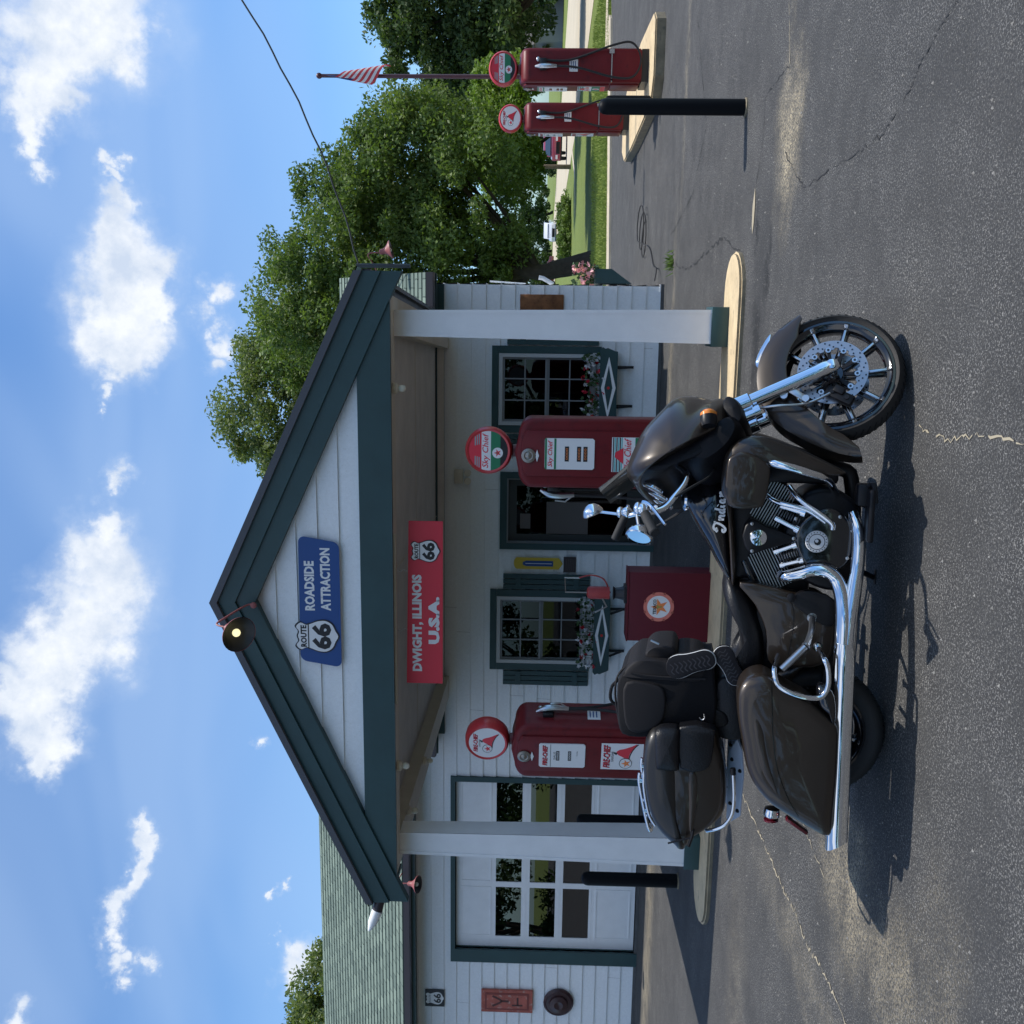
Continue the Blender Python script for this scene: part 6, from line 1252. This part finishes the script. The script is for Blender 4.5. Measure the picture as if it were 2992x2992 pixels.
# far trees closing the view across the road
ro = random.Random(8); far = [(-4,120),(2,150),(-14,126),(6,215),(13,222),(20,210),(31,126),(39,118),(47,124),(56,112),(66,110),(27,160)]
for i, (x, y) in enumerate(far):
    h_ = ro.uniform(9,13); tree(('broad dark tree beyond the road in the far tree row','rounded green tree beyond the road in the far tree row')[i%2], (x,y,0), [(x,y,h_*.66,4.4,3.5,h_*.34),(x+ro.uniform(-3,3),y,h_*.36,5.4,3.5,h_*.34),(x+ro.uniform(-3,3),y-1,h_*.2,6,3.5,h_*.2)], .28, 9000, .30, lf_back if i%2 else lf_dark, 40+i, 60, 1.5, group='trees across the road')
for (x0_, y0_, x1_, y1_, lb) in ((28.5,92,75,80,'dark clipped hedge across the road behind the outer pumps'),(-12,140,5,150,'dark hedge at the far end of the lawn behind the shade tree trunk')):
    T = thing('hedge', lb, 'hedge', ((x0_+x1_)/2,(y0_+y1_)/2,0)); k_ = 16; leaves('foliage', [(x0_+(x1_-x0_)*q/k_, y0_+(y1_-y0_)*q/k_, 1.3, 2.2, 1.2, 1.5) for q in range(k_+1)], 16000, .2, lf_dark, T, 61, 170, .9, ((x0_+x1_)/2,(y0_+y1_)/2,0)); b = MB(); b.cyl(((x0_+x1_)/2,(y0_+y1_)/2,-.05),((x0_+x1_)/2,(y0_+y1_)/2,1.2),.06,n=6); b.build('stem', bark, T)
# shrubs along the road
for i, (x, y, r_, lb) in enumerate(((6.4,66,.9,'low shrub by the road, nearest the wooden post'),(5.2,64.6,1.0,'low shrub by the road, in the middle of three'),(4.0,63.2,1.1,'low shrub by the road, nearest the shade tree trunk'))):
    T = thing('shrub', lb, 'shrub', (x,y,0), 'roadside shrubs'); leaves('foliage', [(x,y,.35,1.0,.9,.45)], 2600, .09, lf_mid, T, 70+i, 40, .35, (x,y,0)); b = MB(); b.cyl((x,y,-.02),(x,y,.5),.03,.01,6); b.build('stem', bark, T)
# trees behind the photographer, seen only as reflections in panes and chrome
for i, (x, y, s_) in enumerate(((-44,-22,1.2),(-34,-27,1.0),(-25,-24,1.3),(-16,-30,1.0),(-7,-28,1.1),(3,-32,1.2),(13,-28,1.0),(24,-24,1.2))):
    tree('leafy tree across the lot opposite the station', (x,y-14,0), [(x,y-14,7.5*s_,5*s_,4*s_,4.5*s_),(x+2,y-14,3.2*s_,5.5*s_,4*s_,3.4*s_)], .3, 15000, .24, lf_back, 90+i, 60, 1.5, group='trees opposite the station')
# grass blades along the near lawn edge
g = np.random.default_rng(5); n_ = 26000; t_ = g.random(n_); X_ = -1+ t_*11; Yb = 25.9+np.clip((X_-1.8)*.36,0,9)*1.0; Yy = Yb+.25+g.random(n_)**1.8*9.5; h_ = g.uniform(.03,.09,n_); a_ = g.uniform(0,6.28,n_); w_ = .012
dx = np.cos(a_)*w_; dy = np.sin(a_)*w_; V = np.stack([np.stack([X_-dx,Yy-dy,0*X_-.01],1), np.stack([X_+dx,Yy+dy,0*X_-.01],1), np.stack([X_+g.normal(0,.02,n_),Yy+g.normal(0,.02,n_),h_],1)],1).reshape(-1,3)
me = bpy.data.meshes.new('grass'); me.vertices.add(3*n_); me.vertices.foreach_set('co', V.astype('f').ravel()); me.loops.add(3*n_); me.loops.foreach_set('vertex_index', np.arange(3*n_,dtype='i')); me.polygons.add(n_); me.polygons.foreach_set('loop_start', np.arange(0,3*n_,3,dtype='i')); me.update(calc_edges=True); me.materials.append(mat('grass_blade', (.25,.31,.05), .7, var=.3, vscale=1.2))
o = bpy.data.objects.new('grass', me); sc.collection.objects.link(o); o['kind'] = 'stuff'; o['label'] = 'green mown grass between the lot and the road'; o['category'] = 'grass'
# wooden post
b = MB(); b.cyl((9.42,68.5,-.05),(9.42,68.5,2.9),.16,.14,10); b.cyl((9.42,68.5,2.9),(9.42,68.5,2.95),.14,.08,10); tag(b.build('wooden_post', mat('weathered_post', (.16,.12,.085), .9, var=.25, bump=.5, bscale=15)), 'weathered brown wooden post on the grass beside the road', 'post')
# house
T = thing('house', 'pale grey house half hidden by the dark tree across the road', 'house', (35,122,0))
b = MB(Matrix.Translation((7,14,0))); b.bx(23,33,106,112,0,3.2); b.build('wall', mat('house_wall', (.25,.26,.26), .8), T)
b = MB(Matrix.Translation((7,14,0))); b.add([(22.6,105.5,3.2),(33.4,105.5,3.2),(33.4,112.5,3.2),(22.6,112.5,3.2),(22.6,109,5.4),(33.4,109,5.4)], [(0,1,5,4),(2,3,4,5),(0,4,3),(1,2,5),(0,3,2,1)]); b.build('roof', mat('house_roof', (.12,.115,.11), .9), T, smooth=False)
for x in (24.2,27.4,30.6):
    b = MB(Matrix.Translation((7,14,0))); b.bx(x,x+1.1,105.94,106,1.0,2.2); wn = b.build('window', white, T); b = MB(Matrix.Translation((7,14,0))); b.bx(x+.1,x+1.0,105.92,105.94,1.1,2.1); b.build('pane', mat('dark_pane', (.03,.035,.04), .1), wn)
b = MB(Matrix.Translation((7,14,0))); b.bx(29.1,30,105.93,106,0,2.1); b.build('door', mat('house_door', (.2,.05,.04), .6), T)
# cars
def car(kind, col, loc, rz, label):
    T = thing('parked_car' if kind != 'pickup' else 'pickup_truck', label, 'car' if kind != 'pickup' else 'pickup truck', loc, rot=(0,0,rz), local=True)
    L_, H_, W2 = (4.8,1.72,.93) if kind == 'suv' else ((4.6,1.45,.88) if kind == 'sedan' else (5.4,1.85,.98)); h = L_/2
    prof = {'suv': [(-h,.35),(h,.35),(h+.02,.75),(h-.15,1.0),(h-1.15,1.12),(h-1.35,1.15),(-h+.1,1.15),(-h,.9)], 'sedan': [(-h,.3),(h,.3),(h,.65),(h-.3,.85),(h-1.3,.95),(-h+.7,.98),(-h,.85)], 'pickup': [(-h,.45),(h,.45),(h+.02,.9),(h-.1,1.15),(h-1.5,1.25),(-h,1.25)]}[kind]
    cab = {'suv': [(-h+.1,1.15),(h-1.35,1.15),(h-2.1,H_-.04),(h-2.4,H_),(-h+.6,H_),(-h+.3,H_-.1)], 'sedan': [(-h+.5,.96),(h-1.3,.95),(h-2.05,H_-.03),(h-2.3,H_),(-h+1.5,H_),(-h+1.2,H_-.05)], 'pickup': [(-.7,1.25),(h-1.5,1.25),(h-2.2,H_-.04),(h-2.5,H_),(-.4,H_),(-.65,H_-.1)]}[kind]
    pm = mat('car_paint_'+label[:8].replace(' ','_'), col, .25, coat=1)
    b = MB(); b.prism(prof, -W2, W2, .06); B_ = b.build('body', pm, T)
    b = MB(); b.prism(cab, -W2+.10, W2-.10, .06); b.build('cabin', pm, T)
    b = MB(); cx = sum(p[0] for p in cab)/len(cab)
    b.prism([(cx+(x-cx)*.88, max(1.0 if kind=='sedan' else 1.2, z-.07)) for x, z in cab], -W2+.085, W2-.085, 0); b.add([(h-1.38 if kind!='sedan' else h-1.33,s*(W2-.18),cab[1][1]+.03) for s in (-1,1)]+[(cab[2][0]+.04,s*(W2-.22),H_-.09) for s in (1,-1)], [(0,1,2,3)]); b.build('window', mat('car_glass', (.03,.045,.06), .05, coat=1), T)
    for sx in (-h+.85, h-.9):
        for s in (-1,1):
            b = MB(); b.lathe([(.2,-.12),(.33,-.11),(.35,-.06),(.35,.06),(.33,.11),(.2,.12)], (sx,s*(W2-.1),.35), (0,1,0), 20); w_ = b.build('wheel', rubber, T)
            b = MB(); b.lathe([(.2,0),(.18,.02),(.05,.03)], (sx,s*(W2-.1)+s*.11,.35), (0,s,0), 14); b.build('rim', alu, w_)
    for s in (-1,1):
        b = MB(); b.bx(h-.12,h+.03,s*(W2-.3)-.16,s*(W2-.3)+.16,.72,.88,.02); b.build('headlight', mat('headlight_glass', (.7,.72,.75), .1, coat=1), T)
    b = MB(); b.bx(h-.05,h+.03,-.45,.45,.55,.85,.02).bx(h-.05,h+.05,-W2+.05,W2-.05,.38,.5,.03); b.build('grille', satin, T)
car('pickup', (.30,.02,.03), (13.3,84,.02), R(-105), 'red pickup truck coming along the road behind the outer pumps')
car('suv', (.7,.7,.72), (8.6,110,.02), R(-100), 'white SUV stopped on the far street left of the wooden post')
car('sedan', (.16,.015,.02), (5.2,140,.02), R(180), 'dark red car far away behind the trunk of the shade tree')

# ---------------------------------------------------------------- tidy helper properties
for o in bpy.data.objects:
    for k in ('_o','_w'):
        if k in o: del o[k]
